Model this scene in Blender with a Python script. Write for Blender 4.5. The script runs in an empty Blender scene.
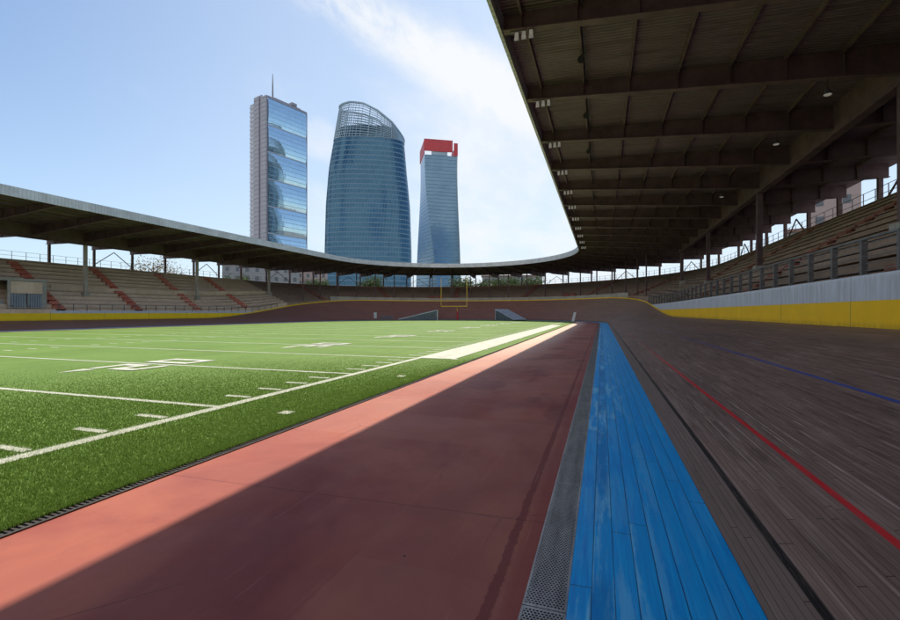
import bpy, math, random
import numpy as np
from math import sin, cos, pi, radians, sqrt, atan2, exp

random.seed(7)
rng = np.random.default_rng(11)
sc = bpy.context.scene
COL = sc.collection

# ------------------------------------------------------------------ tagging helpers
def tag(o, label=None, cat=None, group=None, kind=None):
    if label: o['label'] = label
    if cat: o['category'] = cat
    if group: o['group'] = group
    if kind: o['kind'] = kind
    return o

def empty(name, loc=(0, 0, 0), rz=0.0, label=None, cat=None, group=None):
    o = bpy.data.objects.new(name, None)
    o.empty_display_size = 0.3
    COL.objects.link(o)
    o.location = loc
    o.rotation_euler = (0, 0, rz)
    return tag(o, label, cat, group)

def copy_tree(o, parent=None):
    c = o.copy()
    COL.objects.link(c)
    if parent is not None:
        c.parent = parent
    for ch in list(o.children):
        copy_tree(ch, c)
    return c

# ------------------------------------------------------------------ mesh builder
class MB:
    """Collects vertices and faces for ONE mesh object."""
    def __init__(self):
        self.v, self.f, self.uv, self.mi = [], [], [], []
    def quad(self, a, b, c, d, uv=None, mi=0):
        n = len(self.v)
        self.v += [a, b, c, d]
        self.f.append((n, n+1, n+2, n+3))
        self.uv.append(uv or ((0, 0), (1, 0), (1, 1), (0, 1)))
        self.mi.append(mi)
    def tri(self, a, b, c, mi=0):
        n = len(self.v)
        self.v += [a, b, c]
        self.f.append((n, n+1, n+2))
        self.uv.append(((0, 0), (1, 0), (0, 1)))
        self.mi.append(mi)
    def poly(self, pts, uv=None, mi=0):
        n = len(self.v)
        self.v += list(pts)
        self.f.append(tuple(range(n, n+len(pts))))
        self.uv.append(uv or tuple((p[0], p[1]) for p in pts))
        self.mi.append(mi)
    def hexa(self, p, mi=0):
        """p: 8 points, bottom 4 counter-clockwise then top 4."""
        def L(a, b): return sqrt(sum((a[i]-b[i])**2 for i in range(3)))
        for q in ((0, 3, 2, 1), (4, 5, 6, 7), (0, 1, 5, 4), (1, 2, 6, 5), (2, 3, 7, 6), (3, 0, 4, 7)):
            a, b, c, d = (p[i] for i in q)
            u, w = L(a, b), L(b, c)
            self.quad(a, b, c, d, ((0, 0), (u, 0), (u, w), (0, w)), mi)
    def box(self, x0, x1, y0, y1, z0, z1, mi=0):
        self.hexa([(x0, y0, z0), (x1, y0, z0), (x1, y1, z0), (x0, y1, z0),
                   (x0, y0, z1), (x1, y0, z1), (x1, y1, z1), (x0, y1, z1)], mi)
    def bar(self, a, b, w, h, up=(0, 0, 1), mi=0):
        a, b = np.array(a, float), np.array(b, float)
        d = b-a; d /= np.linalg.norm(d)
        up = np.array(up, float)
        if abs(d@up) > .98: up = np.array((1., 0, 0))
        s = np.cross(d, up); s /= np.linalg.norm(s)
        t = np.cross(s, d)
        P = [tuple(q+s*i*w/2+t*j*h/2) for q in (a, b) for i, j in ((-1, -1), (1, -1), (1, 1), (-1, 1))]
        self.hexa(P, mi)
    def tube(self, pts, r, n=8, cap=True, mi=0):
        pts = [np.array(p, float) for p in pts]
        rs = r if isinstance(r, (list, tuple)) else [r]*len(pts)
        rings = []
        for i, p in enumerate(pts):
            d = pts[min(i+1, len(pts)-1)]-pts[max(i-1, 0)]
            d = d/(np.linalg.norm(d)+1e-9)
            ref = np.array((0, 0, 1.)) if abs(d[2]) < .9 else np.array((1., 0, 0))
            a = np.cross(d, ref); a /= np.linalg.norm(a)
            b = np.cross(d, a)
            rings.append([tuple(p+rs[i]*(a*cos(2*pi*k/n)+b*sin(2*pi*k/n))) for k in range(n)])
        base = len(self.v)
        for rg in rings: self.v += rg
        for i in range(len(pts)-1):
            for k in range(n):
                k2 = (k+1) % n
                self.f.append((base+i*n+k, base+i*n+k2, base+(i+1)*n+k2, base+(i+1)*n+k))
                self.uv.append(((k/n, i), ((k+1)/n, i), ((k+1)/n, i+1), (k/n, i+1)))
                self.mi.append(mi)
        if cap:
            for off in (0, (len(pts)-1)*n):
                self.f.append(tuple(base+off+k for k in range(n)))
                self.uv.append(tuple((0, 0) for k in range(n)))
                self.mi.append(mi)
    def grid(self, P, UV=None, mi=0, closed=False):
        """P: 2-D list of points (rows x cols)."""
        nr, nc = len(P), len(P[0])
        base = len(self.v)
        for row in P: self.v += [tuple(p) for p in row]
        for i in range(nr-1):
            for j in range(nc-1):
                self.f.append((base+i*nc+j, base+i*nc+j+1, base+(i+1)*nc+j+1, base+(i+1)*nc+j))
                if UV is not None:
                    self.uv.append((UV[i][j], UV[i][j+1], UV[i+1][j+1], UV[i+1][j]))
                else:
                    self.uv.append(((j, i), (j+1, i), (j+1, i+1), (j, i+1)))
                self.mi.append(mi)
    def mesh(self, name, mats, smooth=False):
        me = bpy.data.meshes.new(name)
        me.from_pydata([tuple(map(float, p)) for p in self.v], [], self.f)
        uvl = me.uv_layers.new(name='UVMap')
        flat = np.array([c for fuv in self.uv for c in fuv], dtype=np.float32).ravel()
        uvl.data.foreach_set('uv', flat)
        for m in (mats if isinstance(mats, (list, tuple)) else [mats]):
            me.materials.append(m)
        me.polygons.foreach_set('material_index', np.array(self.mi, dtype=np.int32))
        if smooth:
            me.polygons.foreach_set('use_smooth', np.ones(len(self.f), dtype=bool))
        me.update()
        return me
    def build(self, name, mats, parent=None, loc=None, rz=0.0, smooth=False, world=False):
        """world=True: vertices are world coordinates although the object has a parent."""
        o = bpy.data.objects.new(name, self.mesh(name, mats, smooth))
        COL.objects.link(o)
        if parent is not None:
            o.parent = parent
            if world:
                o.location = (-parent.location[0], -parent.location[1], -parent.location[2])
        if loc is not None:
            o.location = loc
            o.rotation_euler = (0, 0, rz)
        return o

def new_obj(name, me, parent=None, loc=(0, 0, 0), rz=0.0):
    o = bpy.data.objects.new(name, me)
    COL.objects.link(o)
    if parent is not None: o.parent = parent
    o.location = loc
    o.rotation_euler = (0, 0, rz)
    return o

# ------------------------------------------------------------------ node helpers
class NT:
    def __init__(self, name):
        self.m = bpy.data.materials.new(name)
        self.m.use_nodes = True
        self.t = self.m.node_tree
        self.t.nodes.clear()
        self.out = self.t.nodes.new('ShaderNodeOutputMaterial')
    def n(self, typ, **kw):
        nd = self.t.nodes.new(typ)
        for k, v in kw.items(): setattr(nd, k, v)
        return nd
    def put(self, sock, val):
        if isinstance(val, bpy.types.NodeSocket):
            self.t.links.new(val, sock)
        elif val is not None:
            if hasattr(sock.default_value, '__len__') and not hasattr(val, '__len__'):
                val = (val,)*len(sock.default_value)
            if hasattr(val, '__len__') and len(sock.default_value) == 4 and len(val) == 3:
                val = (*val, 1)
            sock.default_value = val
    def math(self, op, a, b=None, c=None, clamp=False):
        nd = self.n('ShaderNodeMath', operation=op, use_clamp=clamp)
        self.put(nd.inputs[0], a)
        if b is not None: self.put(nd.inputs[1], b)
        if c is not None: self.put(nd.inputs[2], c)
        return nd.outputs[0]
    def vmath(self, op, a, b=None):
        nd = self.n('ShaderNodeVectorMath', operation=op)
        self.put(nd.inputs[0], a)
        if b is not None:
            self.put(nd.inputs['Scale'] if op == 'SCALE' else nd.inputs[1], b)
        return nd.outputs['Value'] if op in ('DOT_PRODUCT', 'LENGTH') else nd.outputs[0]
    def sep(self, v):
        nd = self.n('ShaderNodeSeparateXYZ'); self.put(nd.inputs[0], v); return nd.outputs
    def comb(self, x, y, z=0.0):
        nd = self.n('ShaderNodeCombineXYZ')
        for i, q in enumerate((x, y, z)): self.put(nd.inputs[i], q)
        return nd.outputs[0]
    def noise(self, vec, scale=1.0, detail=3.0, rough=.55, dist=0.0):
        nd = self.n('ShaderNodeTexNoise')
        self.put(nd.inputs['Vector'], vec)
        nd.inputs['Scale'].default_value = scale
        nd.inputs['Detail'].default_value = detail
        nd.inputs['Roughness'].default_value = rough
        nd.inputs['Distortion'].default_value = dist
        return nd.outputs['Fac']
    def white(self, vec):
        nd = self.n('ShaderNodeTexWhiteNoise', noise_dimensions='3D')
        self.put(nd.inputs['Vector'], vec)
        return nd.outputs['Value']
    def ramp(self, f, lo, hi, a=0.0, b=1.0):
        nd = self.n('ShaderNodeMapRange', interpolation_type='SMOOTHSTEP')
        self.put(nd.inputs['Value'], f)
        for k, q in (('From Min', lo), ('From Max', hi), ('To Min', a), ('To Max', b)): self.put(nd.inputs[k], q)
        return nd.outputs['Result']
    def mix(self, f, a, b, blend='MIX'):
        nd = self.n('ShaderNodeMix', data_type='RGBA', blend_type=blend)
        self.put(nd.inputs[0], f); self.put(nd.inputs[6], a); self.put(nd.inputs[7], b)
        return nd.outputs[2]
    def uv(self):
        return self.n('ShaderNodeUVMap', uv_map='UVMap').outputs[0]
    def obj(self):
        return self.n('ShaderNodeTexCoord').outputs['Object']
    def bump(self, h, strength=.3, dist=.02):
        nd = self.n('ShaderNodeBump')
        nd.inputs['Strength'].default_value = strength
        nd.inputs['Distance'].default_value = dist
        self.put(nd.inputs['Height'], h)
        return nd.outputs[0]
    def bsdf(self, color, rough=.6, metal=0.0, spec=.5, normal=None, **kw):
        b = self.n('ShaderNodeBsdfPrincipled')
        self.put(b.inputs['Base Color'], color)
        self.put(b.inputs['Roughness'], rough)
        self.put(b.inputs['Metallic'], metal)
        self.put(b.inputs['Specular IOR Level'], spec)
        if normal is not None: self.put(b.inputs['Normal'], normal)
        for k, v in kw.items(): self.put(b.inputs[k.replace('_', ' ')], v)
        return b.outputs[0]
    def done(self, shader):
        self.t.links.new(shader, self.out.inputs['Surface'])
        return self.m

def plain(name, col, rough=.6, metal=0.0, var=.25, scale=2.0, spec=.4, bump=0.0):
    """painted / cast surface with uneven tone, grime and a little relief"""
    t = NT(name)
    p = t.obj()
    n1 = t.noise(p, scale, 5, .6)
    n2 = t.noise(p, scale*9, 3, .6)
    f = t.math('ADD', t.math('MULTIPLY', n1, .7), t.math('MULTIPLY', n2, .3))
    d = tuple(c*(1-var) for c in col)
    l = tuple(min(1, c*(1+var)) for c in col)
    c = t.mix(t.ramp(f, .3, .7), d, l)
    nm = t.bump(n2, bump, .01) if bump else None
    return t.done(t.bsdf(c, rough, metal, spec, nm))

# ------------------------------------------------------------------ geometry of the velodrome
AX, R0, YC = -25.9, 25.71, 74.0          # bend axis, radius of the inner track edge, start of the bend
S1 = YC + pi*R0                           # end of bend
STOT = S1 + YC                            # mirror constant
RIGHT0, LEFT1 = -28.0, S1 + 70.0

def P(s, w):
    if s <= YC: return (AX+R0+w, s)
    if s >= S1: return (AX-R0-w, YC-(s-S1))
    a = (s-YC)/R0
    return (AX+(R0+w)*cos(a), YC+(R0+w)*sin(a))
def ANG(s):
    return 0.0 if s <= YC else (pi if s >= S1 else (s-YC)/R0)
def smooth(x):
    x = max(0.0, min(1.0, x)); return x*x*(3-2*x)
def bank(s):
    return min(smooth((s-54)/36), smooth((STOT-s-54)/36))
def left(s):                               # 0 on the right straight, 1 on the left one
    return smooth((s-YC)/(S1-YC))
def W(s):                                  # plan width from inner edge to the outer edge of the boards
    return 7.69+(5.9-7.69)*bank(s)
def ZE(s):                                 # height of the outer edge of the boards
    straight = 1.24+(.80-1.24)*left(s)
    return straight+(4.4-straight)*bank(s)
def ZT(s, f):                              # height of the boards at fraction f of the banked part
    return ZE(s)*f**(1.0+.18*bank(s))

def steps(a, b, n):
    return [a+(b-a)*i/n for i in range(n+1)]
def srange(a, b, straight=6.0, bend=1.6):
    """sampling of the path: coarse on straights, fine where it curves or twists"""
    out, s = [], a
    while s < b-1e-6:
        out.append(s)
        mid = 50 < s < STOT-50
        s += bend if mid else straight
    out.append(b)
    return out

def sweep(mb, ss, prof, uvs=1.0, mi=0, closed=False):
    """prof(s) -> list of (w, z); UV = (distance along path, distance along profile)"""
    P3, UV = [], []
    for s in ss:
        pr = prof(s)
        if closed: pr = pr+[pr[0]]
        row, uvr, acc = [], [], 0.0
        for i, (w, z) in enumerate(pr):
            if i: acc += sqrt((w-pr[i-1][0])**2+(z-pr[i-1][1])**2)
            x, y = P(s, w)
            row.append((x, y, z)); uvr.append((s, acc))
        P3.append(row); UV.append(uvr)
    mb.grid(P3, UV, mi)
    if closed:
        for k, s in ((0, ss[0]), (-1, ss[-1])):
            mb.poly(P3[k][:-1], mi=mi)

# ------------------------------------------------------------------ materials
def m_turf():
    t = NT('artificial_turf'); p = t.obj()
    big = t.noise(p, .35, 4, .6); fine = t.noise(p, 38, 4, .75)
    mow = t.noise(t.vmath('MULTIPLY', p, (3.0, .25, 1)), 1.0, 3, .5)
    f = t.math('ADD', t.math('MULTIPLY', fine, .6), t.math('ADD', t.math('MULTIPLY', big, .25), t.math('MULTIPLY', mow, .15)))
    c = t.mix(t.ramp(f, .36, .64), (.115, .20, .034), (.205, .325, .078))
    nm = t.bump(fine, .7, .02)
    return t.done(t.bsdf(c, .75, 0, .18, nm))
def m_blade(name, a, b):
    t = NT(name)
    g = t.n('ShaderNodeNewGeometry')
    r = g.outputs['Random Per Island']
    c = t.mix(r, a, b)
    d = t.bsdf(c, .42, 0, .4)
    tr = t.n('ShaderNodeBsdfTranslucent'); t.put(tr.inputs['Color'], c)
    mx = t.n('ShaderNodeMixShader'); mx.inputs[0].default_value = .5
    t.t.links.new(d, mx.inputs[1]); t.t.links.new(tr.outputs[0], mx.inputs[2])
    return t.done(mx.outputs[0])
def m_linepaint():
    t = NT('line_paint'); p = t.obj()
    fine = t.noise(p, 45, 4, .75); big = t.noise(p, 2.2, 3, .6)
    f = t.math('ADD', t.math('MULTIPLY', fine, .6), t.math('MULTIPLY', big, .4))
    c = t.mix(t.ramp(f, .3, .62), (.40, .44, .30), (.72, .72, .62))
    return t.done(t.bsdf(c, .7, 0, .3, t.bump(fine, .6, .02)))
def m_apron():
    t = NT('red_apron_coating'); p = t.obj(); x, y, z = t.sep(p)
    big = t.noise(p, .55, 5, .6, .6); mid = t.noise(p, 3.2, 5, .65); fine = t.noise(p, 160, 2, .6)
    blot = t.noise(t.vmath('MULTIPLY', p, (1.0, .55, 1)), .9, 6, .62, 1.2)
    c = t.mix(t.ramp(big, .32, .68), (.325, .086, .072), (.455, .142, .098))
    c = t.mix(t.ramp(blot, .46, .72, 0, .26), c, (.48, .17, .12))
    c = t.mix(t.ramp(mid, .50, .72, 0, .28), c, (.28, .085, .078))
    # rectangular pour patches, one tone each
    pt = t.white(t.comb(t.math('FLOOR', t.math('MULTIPLY', t.math('ADD', x, t.math('MULTIPLY', mid, .05)), .62)),
                        t.math('FLOOR', t.math('MULTIPLY', y, .72)), 3.0))
    c = t.mix(t.ramp(pt, .45, 1.0, 0, .42), c, (.48, .19, .14))
    maroon = t.noise(t.vmath('MULTIPLY', p, (1.0, .6, 1)), .38, 5, .6, .3)  # deep maroon patches, fading out towards the grass edge
    c = t.mix(t.math('MULTIPLY', t.ramp(maroon, .50, .60), t.math('MULTIPLY', t.ramp(x, -3.9, -2.4), .6)), c, (.20, .046, .050))
    # rough dark stripe beside the grating
    ex = t.math('ADD', x, t.math('ADD', t.math('MULTIPLY', t.math('SUBTRACT', t.noise(p, 2.4, 5, .7), .5), .05), t.math('MULTIPLY', t.math('SUBTRACT', t.noise(p, 14, 3, .7), .5), .05)))
    stripe = t.math('MULTIPLY', t.ramp(ex, -.665, -.655), t.ramp(ex, -.605, -.585, 1, 0))
    c = t.mix(t.math('MULTIPLY', stripe, .7), c, (.19, .04, .042))
    edge = t.ramp(ex, -.60, -.50)
    c = t.mix(t.math('MULTIPLY', edge, .55), c, (.31, .062, .06))
    # expansion joints every five metres, slightly wandering
    jy = t.math('ADD', y, t.math('ADD', t.math('MULTIPLY', t.noise(p, 1.3, 3), .06), t.math('MULTIPLY', x, -.04)))
    jf = t.math('ABSOLUTE', t.math('SUBTRACT', t.math('FRACT', t.math('DIVIDE', t.math('SUBTRACT', jy, 1.45), 4.6)), .5))
    joint = t.ramp(jf, .0005, .0013, 1, 0)
    c = t.mix(t.math('MULTIPLY', joint, .8), c, (.10, .03, .03))
    # hair cracks
    vor = t.n('ShaderNodeTexVoronoi', feature='DISTANCE_TO_EDGE')
    t.put(vor.inputs['Vector'], t.vmath('ADD', p, t.vmath('SCALE', t.n('ShaderNodeTexNoise').outputs['Color'], .25)))
    vor.inputs['Scale'].default_value = .42
    cr = t.math('MULTIPLY', t.ramp(vor.outputs['Distance'], .0, .006, 1, 0), t.ramp(big, .5, .62))
    c = t.mix(t.math('MULTIPLY', cr, .5), c, (.12, .04, .035))
    c = t.mix(t.ramp(fine, .62, .75, 0, .3), c, (.20, .07, .06))
    sun_strip = t.math('MULTIPLY', t.ramp(y, 3, 30), t.ramp(x, -3.9, -1.6, 1, .06))  # backlit glare of the far sunny strip, painted into the colour
    c = t.mix(t.math('MULTIPLY', sun_strip, .95), c, (.88, .60, .46))
    rough = t.ramp(blot, .4, .65, .68, .85)
    spk = t.n('ShaderNodeTexVoronoi', feature='F1'); t.put(spk.inputs['Vector'], p); spk.inputs['Scale'].default_value = 2.6
    rnd = t.white(t.vmath('FLOOR', t.vmath('SCALE', spk.outputs['Position'], 50.0)))
    speck = t.math('MULTIPLY', t.math('LESS_THAN', spk.outputs['Distance'], t.math('MULTIPLY', rnd, .035)), t.math('GREATER_THAN', rnd, .45))
    c = t.mix(t.math('MULTIPLY', speck, .8), c, (.06, .045, .04))
    grit = t.noise(p, 420, 2, .6)
    c = t.mix(t.ramp(grit, .58, .72, 0, .35), c, (.62, .38, .32))
    c = t.mix(t.ramp(grit, .42, .30, 0, .35), c, (.16, .05, .045))
    # long scuffs dragged along the straight
    dr = t.noise(t.vmath('MULTIPLY', p, (26, .7, 1)), 1.0, 4, .7)
    c = t.mix(t.math('MULTIPLY', t.ramp(dr, .60, .74), .28), c, (.58, .27, .22))
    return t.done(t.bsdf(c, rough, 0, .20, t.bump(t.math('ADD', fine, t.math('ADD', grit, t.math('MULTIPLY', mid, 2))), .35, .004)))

def plank_coords(t, u, v, width, length):
    idx = t.math('FLOOR', t.math('DIVIDE', v, width))
    fv = t.math('FRACT', t.math('DIVIDE', v, width))
    r = t.white(t.comb(idx, 3.7, 1.1))
    us = t.math('ADD', t.math('DIVIDE', u, length), t.math('MULTIPLY', r, 17.0))
    seg = t.math('FLOOR', us); fu = t.math('FRACT', us)
    rs = t.white(t.comb(idx, seg, 5.5))
    return idx, fv, seg, fu, rs

def m_blue_boards():
    t = NT('blue_boards'); u, v, _ = t.sep(t.uv())
    idx, fv, seg, fu, rs = plank_coords(t, u, v, .1325, 3.9)
    grain = t.noise(t.comb(t.math('MULTIPLY', u, 1.6), t.math('MULTIPLY', v, 46), rs), 1.0, 5, .65)
    wear = t.noise(t.comb(t.math('MULTIPLY', u, .8), t.math('MULTIPLY', v, 7), idx), 1.0, 6, .68)
    scuff = t.noise(t.comb(t.math('MULTIPLY', u, 2.4), t.math('MULTIPLY', v, 10), 2.0), 1.0, 6, .7)
    c = t.mix(t.ramp(grain, .3, .7), (.002, .29, .80), (.010, .46, .98))
    c = t.mix(t.math('MULTIPLY', rs, .4), c, (.005, .41, .88))
    inner = t.ramp(v, .25, .75, 1, .15)
    f = t.math('MULTIPLY', t.ramp(wear, .46, .58), t.math('MULTIPLY', inner, t.ramp(rs, .15, .55, .2, .75)))
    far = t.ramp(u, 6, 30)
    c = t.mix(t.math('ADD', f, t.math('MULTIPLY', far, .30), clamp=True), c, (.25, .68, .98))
    c = t.mix(t.ramp(scuff, .62, .74, 0, .55), c, (.0, .14, .46))
    # darker worn lane in the middle of the second board
    lane = t.math('MULTIPLY', t.ramp(t.math('ABSOLUTE', t.math('SUBTRACT', v, .19)), .05, .075, 1, 0), t.ramp(t.noise(t.comb(t.math('MULTIPLY', u, .5), v, 4), 1.0, 4), .40, .52))
    c = t.mix(t.math('MULTIPLY', lane, .55), c, (.0, .20, .55))
    gap = t.ramp(t.math('ABSOLUTE', t.math('SUBTRACT', fv, .5)), .468, .484)
    gapv = t.math('MULTIPLY', gap, t.ramp(t.noise(t.comb(t.math('MULTIPLY', u, .45), idx, 1), 1.0, 2), .3, .55, .45, 1))
    butt = t.ramp(t.math('ABSOLUTE', t.math('SUBTRACT', fu, .5)), .4986, .4995)
    g = t.math('MAXIMUM', gapv, t.math('MULTIPLY', butt, .8))
    c = t.mix(t.math('MULTIPLY', g, .92), c, (.0, .025, .10))
    h = t.math('SUBTRACT', t.math('MULTIPLY', grain, .3), t.math('ADD', g, t.math('MULTIPLY', rs, -.2)))
    return t.done(t.bsdf(c, t.ramp(grain, .3, .7, .5, .68), 0, .22, t.bump(h, .5, .004)))

def m_track_boards():
    t = NT('weathered_track_boards'); u, v, _ = t.sep(t.uv())
    idx, fv, seg, fu, rs = plank_coords(t, u, v, .046, 2.6)
    vv = t.math('MULTIPLY', v, 1/.046)
    grain = t.noise(t.comb(t.math('MULTIPLY', u, 1.3), t.math('MULTIPLY', vv, 2.6), rs), 1.0, 6, .7)
    tone = t.noise(t.comb(t.math('MULTIPLY', u, .12), t.math('MULTIPLY', v, .8), 0), 1.0, 5, .6)
    smear = t.noise(t.comb(t.math('MULTIPLY', u, .35), t.math('MULTIPLY', v, 3.2), 9), 1.0, 5, .62)
    c = t.mix(t.ramp(grain, .33, .67), (.155, .095, .076), (.355, .235, .192))
    c = t.mix(t.math('MULTIPLY', rs, .5), c, (.15, .088, .075))
    c = t.mix(t.ramp(tone, .35, .7, 0, .6), c, (.36, .225, .175))
    c = t.mix(t.ramp(smear, .52, .7, 0, .5), c, (.44, .31, .26))
    # redder board tone on the banked bends
    red = t.math('MULTIPLY', t.ramp(u, 82, 112), t.ramp(u, STOT-40, STOT-10, 1, .8))
    c = t.mix(t.math('MULTIPLY', red, .88), c, t.mix(t.ramp(smear, .35, .65), (.20, .042, .040), (.28, .075, .066)))
    st = t.noise(t.comb(t.math('MULTIPLY', u, .27), t.math('MULTIPLY', t.math('FLOOR', t.math('MULTIPLY', v, 1/.0153)), 13.37), 0), 1.0, 3, .6)
    dk = t.noise(t.comb(t.math('MULTIPLY', u, .6), t.math('MULTIPLY', idx, 7.77), 5), 1.0, 3, .6)
    st2 = t.noise(t.comb(t.math('MULTIPLY', u, 1.5), t.math('MULTIPLY', vv, 1.1), 4), 1.0, 4, .7)
    prob = t.ramp(t.noise(t.comb(t.math('MULTIPLY', u, .1), t.math('MULTIPLY', v, .5), 3), 1.0, 3), .3, .7, -.05, .05)
    body = t.ramp(v, 1.35, 2.4, .45, 1)
    streak = t.math('MULTIPLY', t.ramp(t.math('ADD', st, prob), .585, .66), t.math('MULTIPLY', t.ramp(st2, .34, .6), body))
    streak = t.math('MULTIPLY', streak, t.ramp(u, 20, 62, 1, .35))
    c = t.mix(t.ramp(dk, .50, .68, 0, .45), c, (.085, .05, .04))
    c = t.mix(t.math('MULTIPLY', streak, .48), c, (.82, .66, .56))
    c = t.mix(t.math('MULTIPLY', t.ramp(u, 18, 50), .30), c, (.44, .33, .28))  # sheen of the distant boards, painted into their colour
    # soft dark innermost strip
    inn = t.ramp(v, 1.32, 1.42, 1, 0)
    c = t.mix(t.math('MULTIPLY', inn, .55), c, (.19, .145, .12))
    gap = t.ramp(t.math('ABSOLUTE', t.math('SUBTRACT', fv, .5)), .45, .49)
    butt = t.ramp(t.math('ABSOLUTE', t.math('SUBTRACT', fu, .5)), .497, .499)
    g = t.math('MAXIMUM', gap, butt)
    c = t.mix(t.math('MULTIPLY', g, .75), c, (.015, .011, .01))
    def line(v0, hw, col, c, a=.9, fade=None):
        wob = t.math('MULTIPLY', t.math('SUBTRACT', t.noise(t.comb(t.math('MULTIPLY', u, .4), v0, 7), 1.0, 3), .5), .02)
        f = t.ramp(t.math('ABSOLUTE', t.math('SUBTRACT', t.math('ADD', v, wob), v0)), hw*.8, hw*1.15, 1, 0)
        wear = t.ramp(t.noise(t.comb(t.math('MULTIPLY', u, 3), t.math('MULTIPLY', v, 90), v0), 1.0, 5, .7), .3, .5, .45, 1)
        f = t.math('MULTIPLY', t.math('MULTIPLY', f, wear), a)
        if fade: f = t.math('MULTIPLY', f, t.ramp(u, fade[0], fade[1], 1, .25))
        return t.mix(f, c, col)
    c = line(1.352, .028, (.010, .009, .010), c, .97)
    c = line(2.045, .030, (.72, .02, .03), c, .95, (9, 26))
    c = line(3.92, .034, (.02, .09, .50), c, .9, (10, 30))
    h = t.math('SUBTRACT', t.math('ADD', t.math('MULTIPLY', grain, .5), t.math('MULTIPLY', rs, .35)), g)
    rough = t.ramp(grain, .3, .7, .48, .66)
    return t.done(t.bsdf(c, rough, 0, .24, t.bump(h, .6, .004)))

def m_grate():
    t = NT('perforated_steel'); u, v, _ = t.sep(t.uv())
    pitch = .0208
    row = t.math('FLOOR', t.math('DIVIDE', u, pitch))
    off = t.math('MULTIPLY', t.math('MODULO', row, 2.0), .5)
    a = t.math('SUBTRACT', t.math('FRACT', t.math('DIVIDE', u, pitch)), .5)
    b = t.math('SUBTRACT', t.math('FRACT', t.math('ADD', t.math('DIVIDE', v, pitch), off)), .5)
    r = t.math('SQRT', t.math('ADD', t.math('MULTIPLY', a, a), t.math('MULTIPLY', b, b)))
    inside = t.math('MULTIPLY', t.ramp(v, .012, .014), t.ramp(v, .236, .238, 1, 0))
    sp = t.math('ABSOLUTE', t.math('SUBTRACT', t.math('FRACT', t.math('DIVIDE', u, 2.0)), .31))
    inside = t.math('MULTIPLY', inside, t.ramp(sp, .008, .010))
    hole = t.math('MULTIPLY', t.math('LESS_THAN', r, .34), inside)
    n = t.noise(t.comb(t.math('MULTIPLY', u, 2), t.math('MULTIPLY', v, 14), 0), 1.0, 5, .65)
    n2 = t.noise(t.comb(t.math('MULTIPLY', u, 30), t.math('MULTIPLY', v, 30), 3), 1.0, 4, .65)
    seamd = t.ramp(sp, .0015, .0025, 1, 0)
    c = t.mix(t.ramp(n, .3, .7), (.26, .26, .27), (.46, .46, .47))
    c = t.mix(t.ramp(n2, .5, .75, 0, .6), c, (.15, .10, .075))
    c = t.mix(seamd, c, (.02, .02, .02))
    b1 = t.bsdf(c, .45, .45, .5, t.bump(t.math('SUBTRACT', n2, t.math('MULTIPLY', t.ramp(r, .30, .42, 1, 0), inside)), .4, .004))
    tr = t.n('ShaderNodeBsdfTransparent')
    mx = t.n('ShaderNodeMixShader')
    t.put(mx.inputs[0], hole)
    t.t.links.new(b1, mx.inputs[1]); t.t.links.new(tr.outputs[0], mx.inputs[2])
    return t.done(mx.outputs[0])

def m_wall(name, col, dirt):
    t = NT(name); u, v, _ = t.sep(t.uv()); p = t.obj()
    n = t.noise(p, 1.1, 5, .6); st = t.noise(t.comb(t.math('MULTIPLY', u, 5), t.math('MULTIPLY', v, .5), 0), 1.0, 5, .65)
    fine = t.noise(p, 40, 3, .6)
    c = t.mix(t.ramp(n, .3, .7, 0, .35), col, tuple(q*.78 for q in col))
    c = t.mix(t.ramp(st, .55, .78, 0, .2), c, dirt)
    c = t.mix(t.ramp(fine, .62, .8, 0, .1), c, dirt)
    scuff = t.noise(t.comb(t.math('MULTIPLY', u, .9), t.math('MULTIPLY', v, 26), 5), 1.0, 5, .72)
    c = t.mix(t.ramp(scuff, .62, .72, 0, .35), c, tuple(q*.35 for q in dirt))
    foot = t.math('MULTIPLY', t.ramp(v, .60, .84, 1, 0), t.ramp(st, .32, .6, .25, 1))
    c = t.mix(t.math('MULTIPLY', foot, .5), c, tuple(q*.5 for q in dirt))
    patch = t.white(t.comb(t.math('FLOOR', t.math('DIVIDE', u, 1.97)), 2.0, 7.0))
    c = t.mix(t.math('MULTIPLY', patch, .16), c, tuple(min(1, q*.8) for q in col))
    jf = t.math('ABSOLUTE', t.math('SUBTRACT', t.math('FRACT', t.math('DIVIDE', u, 5.9)), .0))
    c = t.mix(t.ramp(jf, .004, .007, .8, 0), c, (.09, .09, .10))
    return t.done(t.bsdf(c, .55, 0, .35, t.bump(t.math('ADD', fine, t.math('MULTIPLY', n, 3)), .15, .006)))

def m_deck():
    t = NT('corrugated_roof_sheet'); u, v, _ = t.sep(t.uv()); p = t.obj()
    n = t.noise(p, .5, 5, .6)
    st = t.noise(t.comb(t.math('MULTIPLY', u, 3), t.math('MULTIPLY', v, .25), 2), 1.0, 4, .6)
    sheet = t.white(t.comb(t.math('FLOOR', t.math('DIVIDE', u, 1.12)), t.math('FLOOR', t.math('DIVIDE', v, 5.8)), 2))
    c = t.mix(t.ramp(n, .3, .7), (.19, .13, .16), (.255, .182, .212))
    c = t.mix(t.ramp(st, .48, .70, 0, .65), c, (.105, .065, .058))
    rust = t.noise(p, 1.7, 6, .7, .4)
    c = t.mix(t.ramp(rust, .60, .74, 0, .55), c, (.16, .075, .045))
    c = t.mix(t.math('MULTIPLY', sheet, .35), c, (.13, .10, .10))
    wv = t.math('SINE', t.math('MULTIPLY', u, 2*pi/.19))
    c = t.mix(t.ramp(wv, .5, 1.0, 0, .55), c, (.08, .06, .052))
    return t.done(t.bsdf(c, .7, 0, .3, t.bump(wv, .9, .03)))

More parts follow.
